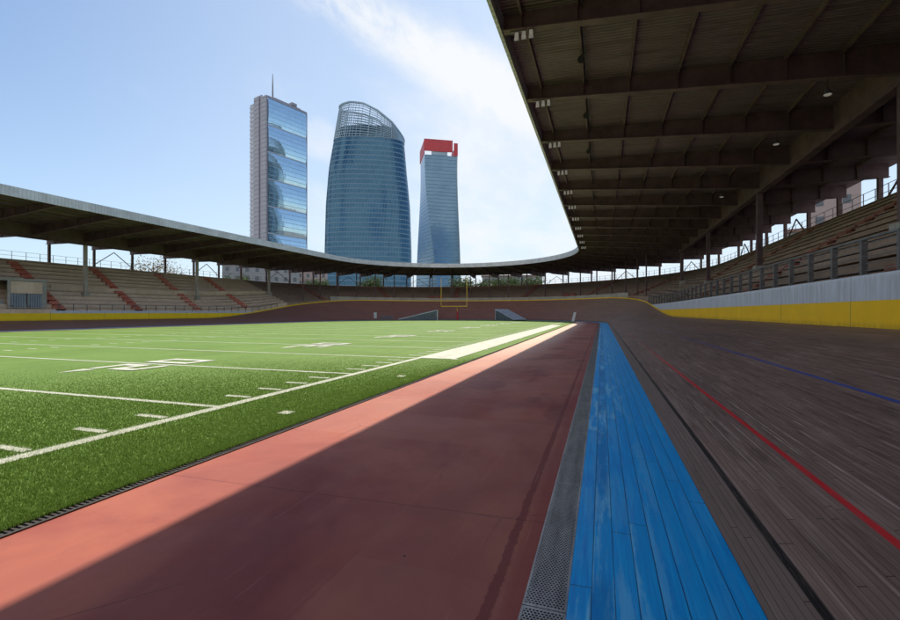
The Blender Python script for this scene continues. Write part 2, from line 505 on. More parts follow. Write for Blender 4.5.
def m_ribbed(name, col):
    t = NT(name); u, v, _ = t.sep(t.uv()); p = t.obj()
    n = t.noise(p, .8, 5, .6)
    st = t.noise(t.comb(t.math('MULTIPLY', u, 4), t.math('MULTIPLY', v, .4), 2), 1.0, 4, .6)
    c = t.mix(t.ramp(n, .3, .7), tuple(q*.85 for q in col), tuple(q*1.12 for q in col))
    c = t.mix(t.ramp(st, .52, .75, 0, .35), c, tuple(q*.6 for q in col))
    wv = t.math('SINE', t.math('MULTIPLY', u, 2*pi/.3))
    c = t.mix(t.ramp(wv, .6, 1.0, 0, .35), c, tuple(q*.55 for q in col))
    return t.done(t.bsdf(c, .45, .3, .4, t.bump(wv, .6, .03)))

def m_concrete(name, a, b, stain=(.10, .09, .08), scale=.6):
    t = NT(name); p = t.obj()
    n = t.noise(p, scale, 6, .62, .5); m = t.noise(p, scale*7, 5, .65); f = t.noise(p, scale*60, 3, .6)
    c = t.mix(t.ramp(n, .3, .7), a, b)
    c = t.mix(t.ramp(m, .5, .75, 0, .5), c, stain)
    c = t.mix(t.ramp(f, .6, .8, 0, .25), c, stain)
    return t.done(t.bsdf(c, .85, 0, .25, t.bump(t.math('ADD', f, m), .3, .01)))

def m_facade(name, glass_a, glass_b, line, fh, mw, lw=.14, mlw=.07, metal=.75, rough=.07, tilt=.02, mstr=.55):
    """curtain wall: floors every fh metres, mullions every mw metres, each pane tilted a little"""
    t = NT(name); u, v, _ = t.sep(t.uv())
    iu = t.math('FLOOR', t.math('DIVIDE', u, mw)); iv = t.math('FLOOR', t.math('DIVIDE', v, fh))
    r = t.white(t.comb(iu, iv, 1.0)); rf = t.white(t.comb(t.math('FLOOR', t.math('DIVIDE', iu, 4.0)), iv, 4.0))
    fv = t.math('FRACT', t.math('DIVIDE', v, fh)); fu = t.math('FRACT', t.math('DIVIDE', u, mw))
    big = t.noise(t.comb(t.math('MULTIPLY', u, .05), t.math('MULTIPLY', v, .03), 2), 1.0, 3)
    f = t.math('ADD', t.math('MULTIPLY', r, .3), t.math('ADD', t.math('MULTIPLY', rf, .35), t.math('MULTIPLY', big, .4)))
    c = t.mix(f, glass_a, glass_b)
    floor_l = t.math('LESS_THAN', fv, lw); mul = t.math('LESS_THAN', fu, mlw)
    g = t.math('MAXIMUM', floor_l, t.math('MULTIPLY', mul, mstr))
    c = t.mix(g, c, line)
    wn = t.n('ShaderNodeTexWhiteNoise', noise_dimensions='3D')
    t.put(wn.inputs['Vector'], t.comb(iu, iv, 9.0))
    geo = t.n('ShaderNodeNewGeometry')
    jit = t.vmath('SCALE', t.vmath('SUBTRACT', wn.outputs['Color'], (.5, .5, .5)), tilt)
    nm = t.vmath('NORMALIZE', t.vmath('ADD', geo.outputs['Normal'], jit))
    met = t.math('MULTIPLY', t.math('SUBTRACT', 1.0, g), metal)
    ro = t.math('ADD', rough, t.math('MULTIPLY', g, .4))
    return t.done(t.bsdf(c, ro, met, .5, nm))

def m_leaf(name, a, b):
    t = NT(name)
    g = t.n('ShaderNodeNewGeometry')
    n = t.noise(t.obj(), .9, 3)
    c = t.mix(t.math('ADD', t.math('MULTIPLY', g.outputs['Random Per Island'], .5), t.math('MULTIPLY', n, .5)), a, b)
    d = t.bsdf(c, .6, 0, .3)
    tr = t.n('ShaderNodeBsdfTranslucent'); t.put(tr.inputs['Color'], c)
    mx = t.n('ShaderNodeMixShader'); mx.inputs[0].default_value = .3
    t.t.links.new(d, mx.inputs[1]); t.t.links.new(tr.outputs[0], mx.inputs[2])
    return t.done(mx.outputs[0])

def m_stair():
    t = NT('red_stair_paint'); p = t.obj()
    n = t.noise(p, 5, 5, .7)
    c = t.mix(t.ramp(n, .35, .6), (.66, .135, .09), (.50, .20, .15))
    return t.done(t.bsdf(c, .75, 0, .3))

M = dict(
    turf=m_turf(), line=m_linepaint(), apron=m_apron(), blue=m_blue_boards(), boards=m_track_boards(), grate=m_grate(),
    blade=m_blade('grass_blade', (.125, .21, .032), (.165, .262, .050)), wblade=m_blade('painted_blade', (.55, .58, .45), (.85, .85, .76)),
    yellow_lit=m_wall('lit_yellow_wall_paint', (1.0, .70, .012), (.72, .48, .05)), yellow=m_wall('yellow_wall_paint', (1.0, .61, .010), (.60, .38, .05)), white=m_wall('white_wall_paint', (.74, .80, .95), (.50, .53, .58)),  # left wall's yellow is a brighter copy, open-sky light put into the colour
    kerb=plain('yellow_kerb_paint', (.98, .58, .03), .6, 0, .2, 3), deck=m_deck(), fascia=m_ribbed('fascia_sheet', (.53, .52, .555)),
    steel=plain('brown_steel_paint', (.14, .086, .095), .6, .0, .3, 1.2, .35), steel2=plain('dark_steel_paint', (.14, .09, .092), .6, .0, .3, 1.2, .35),
    column=plain('grey_column_paint', (.42, .38, .35), .6, 0, .25, 1.5, .35), fence=plain('galvanised_steel', (.17, .17, .18), .5, .5, .3, 4, .4),
    terr=m_concrete('terrace_concrete', (.62, .475, .365), (.76, .60, .48), (.44, .33, .26)), terr_shade=m_concrete('shaded_terrace_wood', (.27, .19, .155), (.38, .28, .23), (.17, .12, .10)), bench_shade=plain('shaded_bench_wood', (.32, .225, .18), .75, 0, .35, 2.5, .3), conc=m_concrete('grey_concrete', (.33, .32, .30), (.46, .44, .42)),  # right and bend terrace and bench wood: copies darkened for the roof shade
    drainbar=plain('dull_drain_iron', (.085, .08, .075), .85, 0, .3, 8, .15), concl=m_concrete('pale_parapet_concrete', (.36, .34, .33), (.48, .46, .45), (.25, .23, .22)), bench=plain('weathered_bench_wood', (.64, .49, .38), .75, 0, .35, 2.5, .3), stair=m_stair(), stair_shade=plain('shaded_red_stair_paint', (.27, .11, .085), .8, 0, .3, 3),  # stair red of right and bend stands has shade mixed into the colour
    door=plain('grey_blue_door_paint', (.25, .28, .33), .5, .1, .2, 2, .4), dark=plain('recess_shade', (.03, .03, .032), .8, 0, .2, 2),
    gyellow=plain('yellow_goal_paint', (.80, .52, .05), .45, 0, .15, 3), pad=plain('red_pad_vinyl', (.42, .03, .04), .5, 0, .2, 3),
    ramp=plain('blue_grey_sheet', (.42, .47, .54), .45, .2, .25, 1.5), rampd=plain('dark_blue_grey_sheet', (.09, .11, .14), .55, .1, .25, 1.5),
    signw=plain('white_board', (.75, .75, .76), .5, 0, .12, 3), lampbody=plain('lamp_housing', (.16, .16, .17), .45, .5, .2, 6),
    black=plain('black_plastic', (.02, .02, .022), .5, 0, .2, 6), bark=m_concrete('bark', (.10, .08, .06), (.17, .14, .11), (.05, .04, .03), 3),
    leafg=m_leaf('green_leaves', (.035, .07, .018), (.10, .14, .045)), leafo=m_leaf('autumn_leaves', (.16, .12, .05), (.30, .21, .10)),
    ground=m_concrete('city_ground', (.16, .155, .15), (.22, .21, .20), (.09, .09, .09), .05),
    t1glass=m_facade('pale_curved_glass', (.50, .68, .76), (.64, .80, .87), (.30, .44, .52), 4.3, 1.6, .10, .06, .9, .035, .012, .25),
    t1side=m_facade('lilac_cladding', (.29, .30, .34), (.35, .36, .40), (.22, .23, .27), 4.3, 2.2, .16, .1, .1, .4, .0, .5),
    t1fin=m_facade('floor_edge_cladding', (.30, .32, .38), (.38, .40, .46), (.62, .64, .70), 4.3, 30, .3, .0, .2, .4, .0, 0),
    t1frame=plain('tower_frame', (.34, .34, .39), .5, .2, .12, .02), t1spandrel=plain('tower_spandrel', (.52, .56, .60), .4, .3, .1, .02),
    t2glass=m_facade('teal_curtain_wall', (.026, .080, .135), (.044, .118, .190), (.13, .24, .33), 4.1, 2.4, .20, .12, .7, .10, .012, .45),
    t2lat=plain('crown_lattice', (.27, .37, .44), .4, .4, .1, .05),
    t3glass=m_facade('blue_twisted_curtain_wall', (.095, .175, .26), (.13, .225, .315), (.14, .225, .30), 4.0, 1.7, .18, .1, .7, .09, .012, .4),
    red=plain('red_sign_sheet', (.55, .06, .07), .5, 0, .12, .05), redd=plain('dark_red_cladding', (.55, .08, .08), .5, 0, .12, .05),
    plaster=m_facade('pink_plaster', (.36, .29, .275), (.42, .34, .325), (.30, .25, .23), 3.2, 3.0, .05, .0, 0, .8, 0, 0),
    plasterg=m_facade('grey_plaster', (.25, .26, .27), (.30, .31, .32), (.2, .2, .21), 3.2, 3.0, .05, .0, 0, .8, 0, 0),
    window=plain('window_glass', (.05, .07, .09), .12, .3, .2, .5, .6), rooft=plain('roof_tiles', (.24, .15, .12), .8, 0, .25, 1),
)
def m_lamp():
    t = NT('lamp_glass')
    p = t.obj(); n = t.noise(p, 9, 2)
    return t.done(t.bsdf((.24, .23, .20), .35, 0, .5, None, Emission_Color=(1, .93, .78, 1), Emission_Strength=t.ramp(n, .3, .7, .10, .18)))
M['lamp'] = m_lamp()

# ------------------------------------------------------------------ ground, apron, track
mb = MB(); mb.quad((-4000, -4000, -.3), (4000, -4000, -.3), (4000, 4000, -.3), (-4000, 4000, -.3))
tag(mb.build('ground', M['ground']), kind='structure')

def infield_poly(off, y0, n=72):
    r = R0+off
    pts = [(AX+r, y0)]+[(AX+r*cos(pi*i/n), YC+r*sin(pi*i/n)) for i in range(n+1)]+[(AX-r, y0)]
    return pts
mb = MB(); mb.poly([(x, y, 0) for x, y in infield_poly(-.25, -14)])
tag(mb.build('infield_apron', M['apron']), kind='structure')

ss = srange(-14, S1+80, 3.0, 1.2)
mb = MB(); sweep(mb, ss, lambda s: [(-.25, -.14), (0, -.14)])
tag(mb.build('drain_channel', M['dark']), kind='structure')
mb = MB(); sweep(mb, ss, lambda s: [(-.25, .004), (0, .004)])
tag(mb.build('drain_grating', M['grate']), kind='structure')

NB = 3
def blue_prof(s):
    return [(1.06*i/NB, .006+.02*bank(s)*i/NB) for i in range(NB+1)]
mb = MB(); sweep(mb, ss, blue_prof)
mb2 = MB(); sweep(mb2, ss, lambda s: [(0, -.15), (0, .006)])
for q in (mb2,):
    n = len(mb.v); mb.v += q.v; mb.f += [tuple(i+n for i in f) for f in q.f]; mb.uv += q.uv; mb.mi += q.mi
tag(mb.build('blue_inner_lane', M['blue']), kind='structure')

def track_rows():
    nf = 14
    P3, UV = [], []
    for s in ss:
        row, uvr = [], []
        for i in range(nf+1):
            f = i/nf
            w = 1.06+(W(s)-1.06)*f
            z = .004+.02*bank(s)+ZT(s, f)
            x, y = P(s, w)
            row.append((x, y, z)); uvr.append((s, 1.06+6.74*f))
        P3.append(row); UV.append(uvr)
    return P3, UV
P3, UV = track_rows()
mb = MB(); mb.grid(P3, UV)
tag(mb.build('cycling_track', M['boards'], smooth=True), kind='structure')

# ------------------------------------------------------------------ turf and its markings
XL, XR, Y0F = -48.4, -4.39, -9.0
RF = 23.7
def y_far(x):
    d = RF*RF-(x-AX)**2
    return YC+sqrt(max(d, 0))
ya = y_far(XR)
pts = [(XL, Y0F), (XR, Y0F), (XR, ya)]
a0 = atan2(ya-YC, XR-AX)
a1 = atan2(y_far(XL)-YC, XL-AX)
for i in range(1, 48):
    a = a0+(a1-a0)*i/48
    pts.append((AX+RF*cos(a), YC+RF*sin(a)))
pts.append((XL, y_far(XL)))
ZG = .018
mb = MB(); mb.poly([(x, y, ZG) for x, y in pts])
n = len(pts)
for i in range(n):
    a, b = pts[i], pts[(i+1) % n]
    mb.quad((a[0], a[1], 0.001), (b[0], b[1], 0.001), (b[0], b[1], ZG), (a[0], a[1], ZG))
tag(mb.build('football_turf', M['turf']), kind='structure')

YARD = .9144
SIDE = -6.36                       # outer edge of the near sideline
GL = 10.86-20*YARD                 # near goal line
rects = []                         # (x0,x1,y0,y1) painted areas
def yfar_safe(x0, x1): return min(y_far(x0), y_far(x1))-.2
rects.append((SIDE-.15, SIDE+.06, Y0F, GL+100*YARD))
for k in range(0, 21):
    y = GL+5*k*YARD
    rects.append((XL+.2, SIDE-.15, y-.065, y+.065))
    if y > 3: rects.append((-5.12, -4.90, y-.10, y+.10))
for k in range(1, 100):
    if k % 5 == 0: continue
    y = GL+k*YARD
    for x1 in (SIDE-.24, SIDE-18.3, SIDE-24.9):
        rects.append((x1-.61, x1, y-.06, y+.06))
TY0, TY1 = GL+25*YARD, GL+75*YARD
rects.append((-6.34, -5.02, TY0, TY1))
mb = MB()
for x0, x1, y0, y1 in rects[:1]+rects[1:-1]:
    mb.quad((x0, y0, ZG+.006), (x1, y0, ZG+.006), (x1, y1, ZG+.006), (x0, y1, ZG+.006))
x0, x1, y0, y1 = rects[-1]
mb.quad((x0, y0, ZG+.010), (x1, y0, ZG+.010), (x1, y1, ZG+.010), (x0, y1, ZG+.010))
# the yard numbers, read from the near sideline: "right" is +Y, "up" is -X
SEG = {'0': 'abcdef', '1': 'bc', '2': 'abged', '3': 'abgcd', '4': 'fgbc', '5': 'afgcd'}
NW, NH, ST = 1.22, 1.83, .36
def digit_rects(ch):
    h2 = NH/2
    S = dict(a=(0, NW, NH-ST*.8, NH), d=(0, NW, 0, ST*.8), g=(0, NW, h2-ST*.4, h2+ST*.4),
             f=(0, ST, h2, NH), e=(0, ST, 0, h2), b=(NW-ST, NW, h2, NH), c=(NW-ST, NW, 0, h2))
    if ch == '1': return [(NW/2-ST/2, NW/2+ST/2, 0, NH), (NW/2-.45, NW/2+.45, 0, ST*.7)]
    return [S[k] for k in SEG[ch]]
XB = -12.8
numrects = []
for k, txt in ((10, '10'), (20, '20'), (30, '30'), (40, '40'), (50, '50'), (60, '40'), (70, '30'), (80, '20'), (90, '10')):
    yc = GL+k*YARD
    for j, ch in enumerate(txt):
        yo = yc-.26-NW if j == 0 else yc+.26
        for li, (u0, u1, v0, v1) in enumerate(digit_rects(ch)):
            r = (XB-v1, XB-v0, yo+u0, yo+u1)
            numrects.append(r)
            zz = ZG+.012+.0015*li
            mb.quad((r[0], r[2], zz), (r[1], r[2], zz), (r[1], r[3], zz), (r[0], r[3], zz))
    if k != 50:
        sgn = -1 if k < 50 else 1
        yb = yc+sgn*(.26+NW+.15)
        tri = [(XB-NH+.05, yb), (XB-NH+.55, yb), (XB-NH+.3, yb+sgn*.85)]
        mb.poly([(q[0], q[1], ZG+.012) for q in tri])
tag(mb.build('field_markings', M['line']), kind='structure')

# blades of the artificial grass near the camera
def build_blades():
    N = 1700000
    x = -4.375-rng.random(N)**1.3*18.0
    y = .2+rng.random(N)**1.1*17.0
    lat = .948*x+.319*y; dep = -.319*x+.948*y
    d = np.hypot(x, y)
    vis = (dep > .8) & (lat > -1.08*dep-1.2)
    keep = rng.random(N) < np.clip((5.5/d)**1.25, 0, 1)*np.clip((19-d)/8, 0, 1)
    k = vis & keep
    x, y, d = x[k], y[k], d[k]
    n = len(x)
    wsc = np.clip(d/5.0, .9, 2.0)
    h = (.018+.020*rng.random(n))*np.clip(1-(d-7)/16, .35, 1)
    wd = .0030*wsc*(.7+.6*rng.random(n))
    ang = rng.random(n)*2*np.pi
    lean = .6*h*rng.random(n)
    la = rng.random(n)*2*np.pi
    dx, dy = np.cos(ang)*wd, np.sin(ang)*wd
    V = np.empty((n, 3, 3), dtype=np.float32)
    V[:, 0] = np.stack([x-dx, y-dy, np.full(n, ZG)], 1)
    V[:, 1] = np.stack([x+dx, y+dy, np.full(n, ZG)], 1)
    V[:, 2] = np.stack([x+np.cos(la)*lean, y+np.sin(la)*lean, ZG+h], 1)
    white = np.zeros(n, dtype=bool)
    for r in rects+numrects:
        if r[2] > 30: continue
        white |= (x > r[0]) & (x < r[1]) & (y > r[2]) & (y < r[3])
    me = bpy.data.meshes.new('grass_blades')
    me.vertices.add(3*n); me.vertices.foreach_set('co', V.ravel())
    me.loops.add(3*n); me.loops.foreach_set('vertex_index', np.arange(3*n, dtype=np.int32))
    me.polygons.add(n)
    me.polygons.foreach_set('loop_start', np.arange(0, 3*n, 3, dtype=np.int32))
    me.materials.append(M['blade']); me.materials.append(M['wblade'])
    me.polygons.foreach_set('material_index', white.astype(np.int32))
    me.update(calc_edges=True); me.validate()
    o = new_obj('grass_blades', me)
    tag(o, 'green artificial grass blades standing up along the near edge of the field', 'grass', kind='stuff')
build_blades()

# slotted edge drain between turf and apron
mb = MB()
mb.quad((-4.385, -9, .004), (-4.30, -9, .004), (-4.30, 84, .004), (-4.385, 84, .004))  # flat dark sheet standing in for the shade inside the slots
y = -1.0
mb2 = MB()
while y < 70:
    mb2.box(-4.385, -4.302, y, y+.018, .004, .014)
    y += .045
mb2.box(-4.302, -4.275, -9, 84, .004, .015)
root = empty('edge_drain', (-4.37, 10, 0), label='narrow slotted drain with steel ribs along the edge of the grass', cat='drain')
mb.build('slot_shade_sheet', M['dark'], root, world=True)
mb2.build('slot_cover', M['drainbar'], root, world=True)

# ------------------------------------------------------------------ boundary wall round the boards
def wall_top(s):     # (yellow top, white top)
    l = left(s)
    return 2.05+(1.62-2.05)*l, 2.83+(1.91-2.83)*l
def wall_section(root, s0, s1, what, mat, name):
    """what: 'y' yellow, 'w' white"""
    s_ = srange(s0, s1, 3.0, .8)
    mb = MB()
    def pr(s):
        w = W(s)+.02
        zt = ZE(s)
        yt, wt = wall_top(s)
        ytop = max(yt, zt+.22)
        wtop = max(wt, ytop+.004)
        if what == 'y':
            z0, z1, w0, w1 = zt-.6, ytop, w, w+.22
        else:
            z0, z1, w0, w1 = ytop+.003, wtop+.003, w+.012, w+.20
        return [(w0, z0), (w0, z1), (w1, z1), (w1, z0)]
    sweep(mb, s_, pr, closed=True)
    return mb.build(name, mat, root, world=True)
rw = empty('boundary_wall', (7.7, 20, 0), label='yellow wall with tall white upper band along the right side of the track', cat='wall')
wall_section(rw, -14, 88, 'y', M['yellow'], 'yellow_panel'); wall_section(rw, -14, 79, 'w', M['white'], 'white_panel')
cw = empty('boundary_wall', (AX, 105, 0), label='thin yellow kerb along the top of the banked far bend', cat='wall')
wall_section(cw, 88, S1-12, 'y', M['kerb'], 'yellow_kerb')
lw = empty('boundary_wall', (-59.3, 40, 0), label='low bright yellow wall with narrow white top below the left stand', cat='wall')
sl = lambda y: S1+(YC-y)
wall_section(lw, S1-12, S1+80, 'y', M['yellow_lit'], 'yellow_panel')
wall_section(lw, sl(80)+6, sl(34.2), 'w', M['white'], 'white_panel'); wall_section(lw, sl(26), S1+80, 'w', M['white'], 'white_panel')

# ------------------------------------------------------------------ the three stands
FRONT_W, COL_W, REAR_W = -3.2, 11.0, 18.2
def deck_z(w):   # underside of the roof sheet
    return 12.42+(11.88-12.42)*(w-FRONT_W)/(COL_W-FRONT_W) if w < COL_W else 11.88-.1*(w-COL_W)/7.2
def low_z(w):    # underside of the roof beams
    if w < COL_W: return 11.80+(10.72-11.80)*(w-FRONT_W)/(COL_W-FRONT_W)
    return 10.72+.08*(w-COL_W)/7.2
NROW = 12
def rear_z(s):       # top of the terrace: the right stand is the tallest
    l = left(s); return 8.85+(8.0-8.85)*min(1, l*1.0)
def terrace_prof(s):
    b, l = bank(s), left(s)
    w0 = (W(s)+.3)+.35*b
    z0s = 2.35+(1.55-2.35)*l
    z0 = z0s+(4.55-z0s)*b
    return w0, z0, REAR_W-.35, rear_z(s)
def row_geom(s, i):
    w0, z0, w1, z1 = terrace_prof(s)
    t, r = (w1-w0)/NROW, (z1-z0)/NROW
    return w0+i*t, z0+i*r, t, r

def make_beam_mesh():
    mb = MB()
    ws = [FRONT_W+.05, -.5, 3.3, 7.1, COL_W, 14.8, REAR_W+.25]
    th = .015
    for a, b in zip(ws[:-1], ws[1:]):
        mb.hexa([(a, -th, low_z(a)), (b, -th, low_z(b)), (b, th, low_z(b)), (a, th, low_z(a)),
                 (a, -th, deck_z(a)-.03), (b, -th, deck_z(b)-.03), (b, th, deck_z(b)-.03), (a, th, deck_z(a)-.03)])
    me_web = mb
    fl = MB()
    for a, b in ((FRONT_W+.04, COL_W), (COL_W, REAR_W+.26)):
        fl.hexa([(a, -.16, low_z(a)-.045), (b, -.16, low_z(b)-.045), (b, .16, low_z(b)-.045), (a, .16, low_z(a)-.045),
                 (a, -.16, low_z(a)-.002), (b, -.16, low_z(b)-.002), (b, .16, low_z(b)-.002), (a, .16, low_z(a)-.002)])
    stf = MB()
    for w in PURLINS:
        if w > FRONT_W+.5:
            stf.box(w-.012, w+.012, -.13, .13, low_z(w)+.002, deck_z(w)-.22)
    n = len(mb.v); mb.v += stf.v; mb.f += [tuple(i+n for i in f) for f in stf.f]; mb.uv += stf.uv; mb.mi += stf.mi
    return me_web, fl, stf
PURLINS = [-2.5, -.6, 1.35, 3.3, 5.25, 7.2, 9.1, 12.9, 14.8, 16.7]
web_mb, fl_mb, stf_mb = make_beam_mesh()
WEB = web_mb.mesh('roof_beam', M['steel']); FLG = fl_mb.mesh('flange', M['steel2'])

def place(s, w, z=0.0):
    x, y = P(s, w); return (x, y, z)

def stair(parent, s, half=.5, mat='stair'):
    mb = MB()
    w0, z0, t, r = row_geom(s, 0)
    n = NROW*2
    for i in range(n-2):
        wa, wb = w0+i*t/2, w0+(i+1)*t/2
        za = z0+r+i*r/2+.17
        pts = []
        for dz in (za-.42, za):
            for ds, w in ((-half, wa), (-half, wb), (half, wb), (half, wa)):
                k = half/(1 if s <= YC or s >= S1 else 1)
                f = 1 if s <= YC or s >= S1 else R0/(R0+w)
                x, y = P(s+ds*f, w); pts.append((x, y, dz))
        mb.hexa(pts)
    o = mb.build('stair_flight', M[mat], parent, world=True)
    o['label'] = 'worn red painted steps'
    return o

def stand(name, label, s0, s1, beams, columns, stairs, col_w, base, tm='terr', bm='bench', cm='column'):
    root = empty(name, base, label=label, cat='grandstand')
    bx, by, bz = base
    def loc(s, w, z): 
        x, y = P(s, w); return (x-bx, y-by, z-bz)
    sS = srange(s0, s1, 4.0, 1.6)
    # stepped terrace with its supporting back wall
    def tp(s):
        out = []
        for i in range(NROW):
            w, z, t, r = row_geom(s, i)
            if i == 0: out.append((w, min(z-.4, ZE(s)-.3) if False else -.2))
            out += [(w, z+r), (w+t, z+r)]
        w0, z0, w1, z1 = terrace_prof(s)
        return out
    mb = MB(); sweep(mb, sS, tp)
    mb.build('terrace', M[tm], root, world=True)
    mb = MB(); sweep(mb, sS, lambda s: [(REAR_W-.36, -.25), (REAR_W-.36, rear_z(s)+.35), (REAR_W-.1, rear_z(s)+.35), (REAR_W-.1, -.25)], closed=True)
    mb.build('rear_wall', M[tm], root, world=True)
    for i in range(NROW):
        mb = MB()
        def bp(s, i=i):
            w, z, t, r = row_geom(s, i)
            return [(w+t*.12, z+r+.10), (w+t*.12, z+r+.155), (w+t*.62, z+r+.155), (w+t*.62, z+r+.10)]
        sweep(mb, sS, bp, closed=True)
        mb.build('bench', M[bm], root, world=True)
    # roof
    mb = MB(); sweep(mb, sS, lambda s: [(FRONT_W, deck_z(FRONT_W)), (COL_W, deck_z(COL_W)), (REAR_W+.9, deck_z(REAR_W+.9)),
                                          (REAR_W+.9, deck_z(REAR_W+.9)+.1), (COL_W, deck_z(COL_W)+.1), (FRONT_W, deck_z(FRONT_W)+.1)], closed=True)
    roof = mb.build('roof', M['deck'], root, world=True)
    def sub(mesh_mb, nm, mat):
        o = mesh_mb.build(nm, mat, roof)
        return o
    mb = MB(); sweep(mb, sS, lambda s: [(FRONT_W-.13, 11.74), (FRONT_W-.005, 11.74), (FRONT_W-.005, 12.62), (FRONT_W-.13, 12.62)], closed=True)
    sub(mb, 'fascia', M['fascia'])
    for w in PURLINS:
        mb = MB(); sweep(mb, sS, lambda s, w=w: [(w-.045, deck_z(w)-.2), (w+.045, deck_z(w)-.2), (w+.045, deck_z(w)-.003), (w-.045, deck_z(w)-.003)], closed=True)
        sub(mb, 'purlin', M['steel2'])
    mb = MB()
    w = PURLINS[1]+.16
    pts = []
    for k in range(len(sS)*4):
        s = s0+(s1-s0)*k/(len(sS)*4-1)
        x, y = P(s, w); pts.append((x, y, deck_z(w)-.24-.05*abs(sin(k*1.7))))
    mb.tube(pts, .022, 5); sub(mb, 'cable', M['black'])
    if col_w == COL_W:
        mb = MB(); sweep(mb, sS, lambda s: [(COL_W-.22, 10.28), (COL_W+.22, 10.28), (COL_W+.22, 10.36), (COL_W+.03, 10.36), (COL_W+.03, deck_z(COL_W)-.02),
                                              (COL_W-.03, deck_z(COL_W)-.02), (COL_W-.03, 10.36), (COL_W-.22, 10.36)], closed=True)
        g = sub(mb, 'girder', M['steel'])
    rearm = MB(); rearm.box(-.13, .13, -.13, .13, 8.2, low_z(18)-.02)
    me_rear = rearm.mesh('rear_post', M['steel2'])
    for s in beams:
        rz = ANG(s)
        b = new_obj('roof_beam', WEB, root, loc(s, 0, 0), rz)
        new_obj('flange', FLG, b)
        new_obj('rear_post', me_rear, root, loc(s, REAR_W-.23, 0), rz)
    # diagonal braces in some of the rear bays
    for j in range(len(beams)-1):
        if j % 3 == 1:
            a, c = beams[j], beams[j+1]
            mb = MB()
            m = (a+c)/2
            mb.bar(place(a, REAR_W-.23, 8.6), place(m, REAR_W-.23, 10.7), .09, .09)
            mb.bar(place(c, REAR_W-.23, 8.6), place(m, REAR_W-.23, 10.7), .09, .09)
            mb.build('brace', M['steel2'], root, world=True)
    for s in columns:
        w = col_w
        wq, zq, tq, rq = row_geom(s, 0)
        zt = zq+rq*(math.floor((w-wq)/tq)+1)
        x, y = P(s, w)
        mb = MB()
        top = (10.28 if col_w == COL_W else low_z(w)-.05)
        hw = .17 if col_w == COL_W else .09
        a = ANG(s)
        mb.box(-hw, hw, -hw, hw, zt-.1, top)
        c = mb.build('column', M[cm], root, loc=loc(s, w, 0), rz=a)
        mb = MB(); mb.box(-hw-.16, hw+.16, -hw-.16, hw+.16, zt-.1, zt+.55)
        if col_w == COL_W: mb.build('plinth', M['conc'], c)
    for s in stairs: stair(root, s, .5, 'stair' if tm == 'terr' else 'stair_shade')
    # railing on the rear parapet
    mb = MB()
    for z in (.80, 1.32):
        sweep(mb, sS, lambda s, z=z: [(REAR_W-.20, rear_z(s)+z), (REAR_W-.17, rear_z(s)+z), (REAR_W-.17, rear_z(s)+z+.03), (REAR_W-.20, rear_z(s)+z+.03)], closed=True)
    rail = mb.build('rear_railing', M['fence'], root, world=True)
    pm = MB(); pm.box(-.022, .022, -.022, .022, .3, 1.34)
    me_p = pm.mesh('railing_post', M['fence'])
    s = s0+.7
    cnt = 0
    while s < s1 and cnt < 96:
        x, y = P(s, REAR_W-.185)
        new_obj('railing_post', me_p, rail, (x, y, rear_z(s)), ANG(s))
        s += 1.5*(1 if (s <= YC or s >= S1) else R0/(R0+REAR_W)); cnt += 1
    return root, loc

BAY = 5.6
beams_r = [71.2-5.52*k for k in range(0, 18)][::-1]
cols_r = [21.52, 38.08, 54.64, 71.2, 4.96]
right, loc_r = stand('grandstand', 'dark covered stand along the right with its roof reaching overhead', RIGHT0, YC, beams_r, cols_r, [16, 30, 44, 58], COL_W, (13.0, 24.0, 0), 'terr_shade', 'bench_shade', 'steel')
NBB = 22
beams_b = [YC+(S1-YC)*k/NBB for k in range(1, NBB)]
bend, loc_b = stand('grandstand', 'curved covered stand behind the far bend below the towers', YC, S1, beams_b, beams_b, [YC+(S1-YC)*q for q in (.1, .26, .42, .58, .74, .9)], 7.3, (AX, 108.0, 0), 'terr_shade', 'bench_shade', 'steel')
beams_l = [S1+.6+BAY*k for k in range(0, 13)]
cols_l = [S1+.6, S1+.6+16.8, S1+.6+33.6, S1+.6+50.4]
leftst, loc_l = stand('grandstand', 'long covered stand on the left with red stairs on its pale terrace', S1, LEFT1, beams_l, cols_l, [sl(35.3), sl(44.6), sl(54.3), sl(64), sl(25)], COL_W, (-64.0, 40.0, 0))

# pale parapet in front of the bend terrace
mb = MB()
sweep(mb, srange(YC+9, S1-9, 4, 1.2), lambda s: [(W(s)+.42, 4.0), (W(s)+.42, 5.24), (W(s)+.56, 5.24), (W(s)+.56, 4.0)], closed=True)
mb.build('parapet', M['concl'], bend, world=True)
# half-height walkway kerb on the left terrace
mb = MB()
sweep(mb, [sl(73.5), sl(50), sl(36.6)], lambda s: [(row_geom(s, 5)[0]-.05, row_geom(s, 5)[1]), (row_geom(s, 5)[0]-.05, row_geom(s, 5)[1]+.75), (row_geom(s, 5)[0]+.05, row_geom(s, 5)[1]+.75), (row_geom(s, 5)[0]+.05, row_geom(s, 5)[1])], closed=True)
mb.build('walkway_parapet', M['terr'], leftst, world=True)

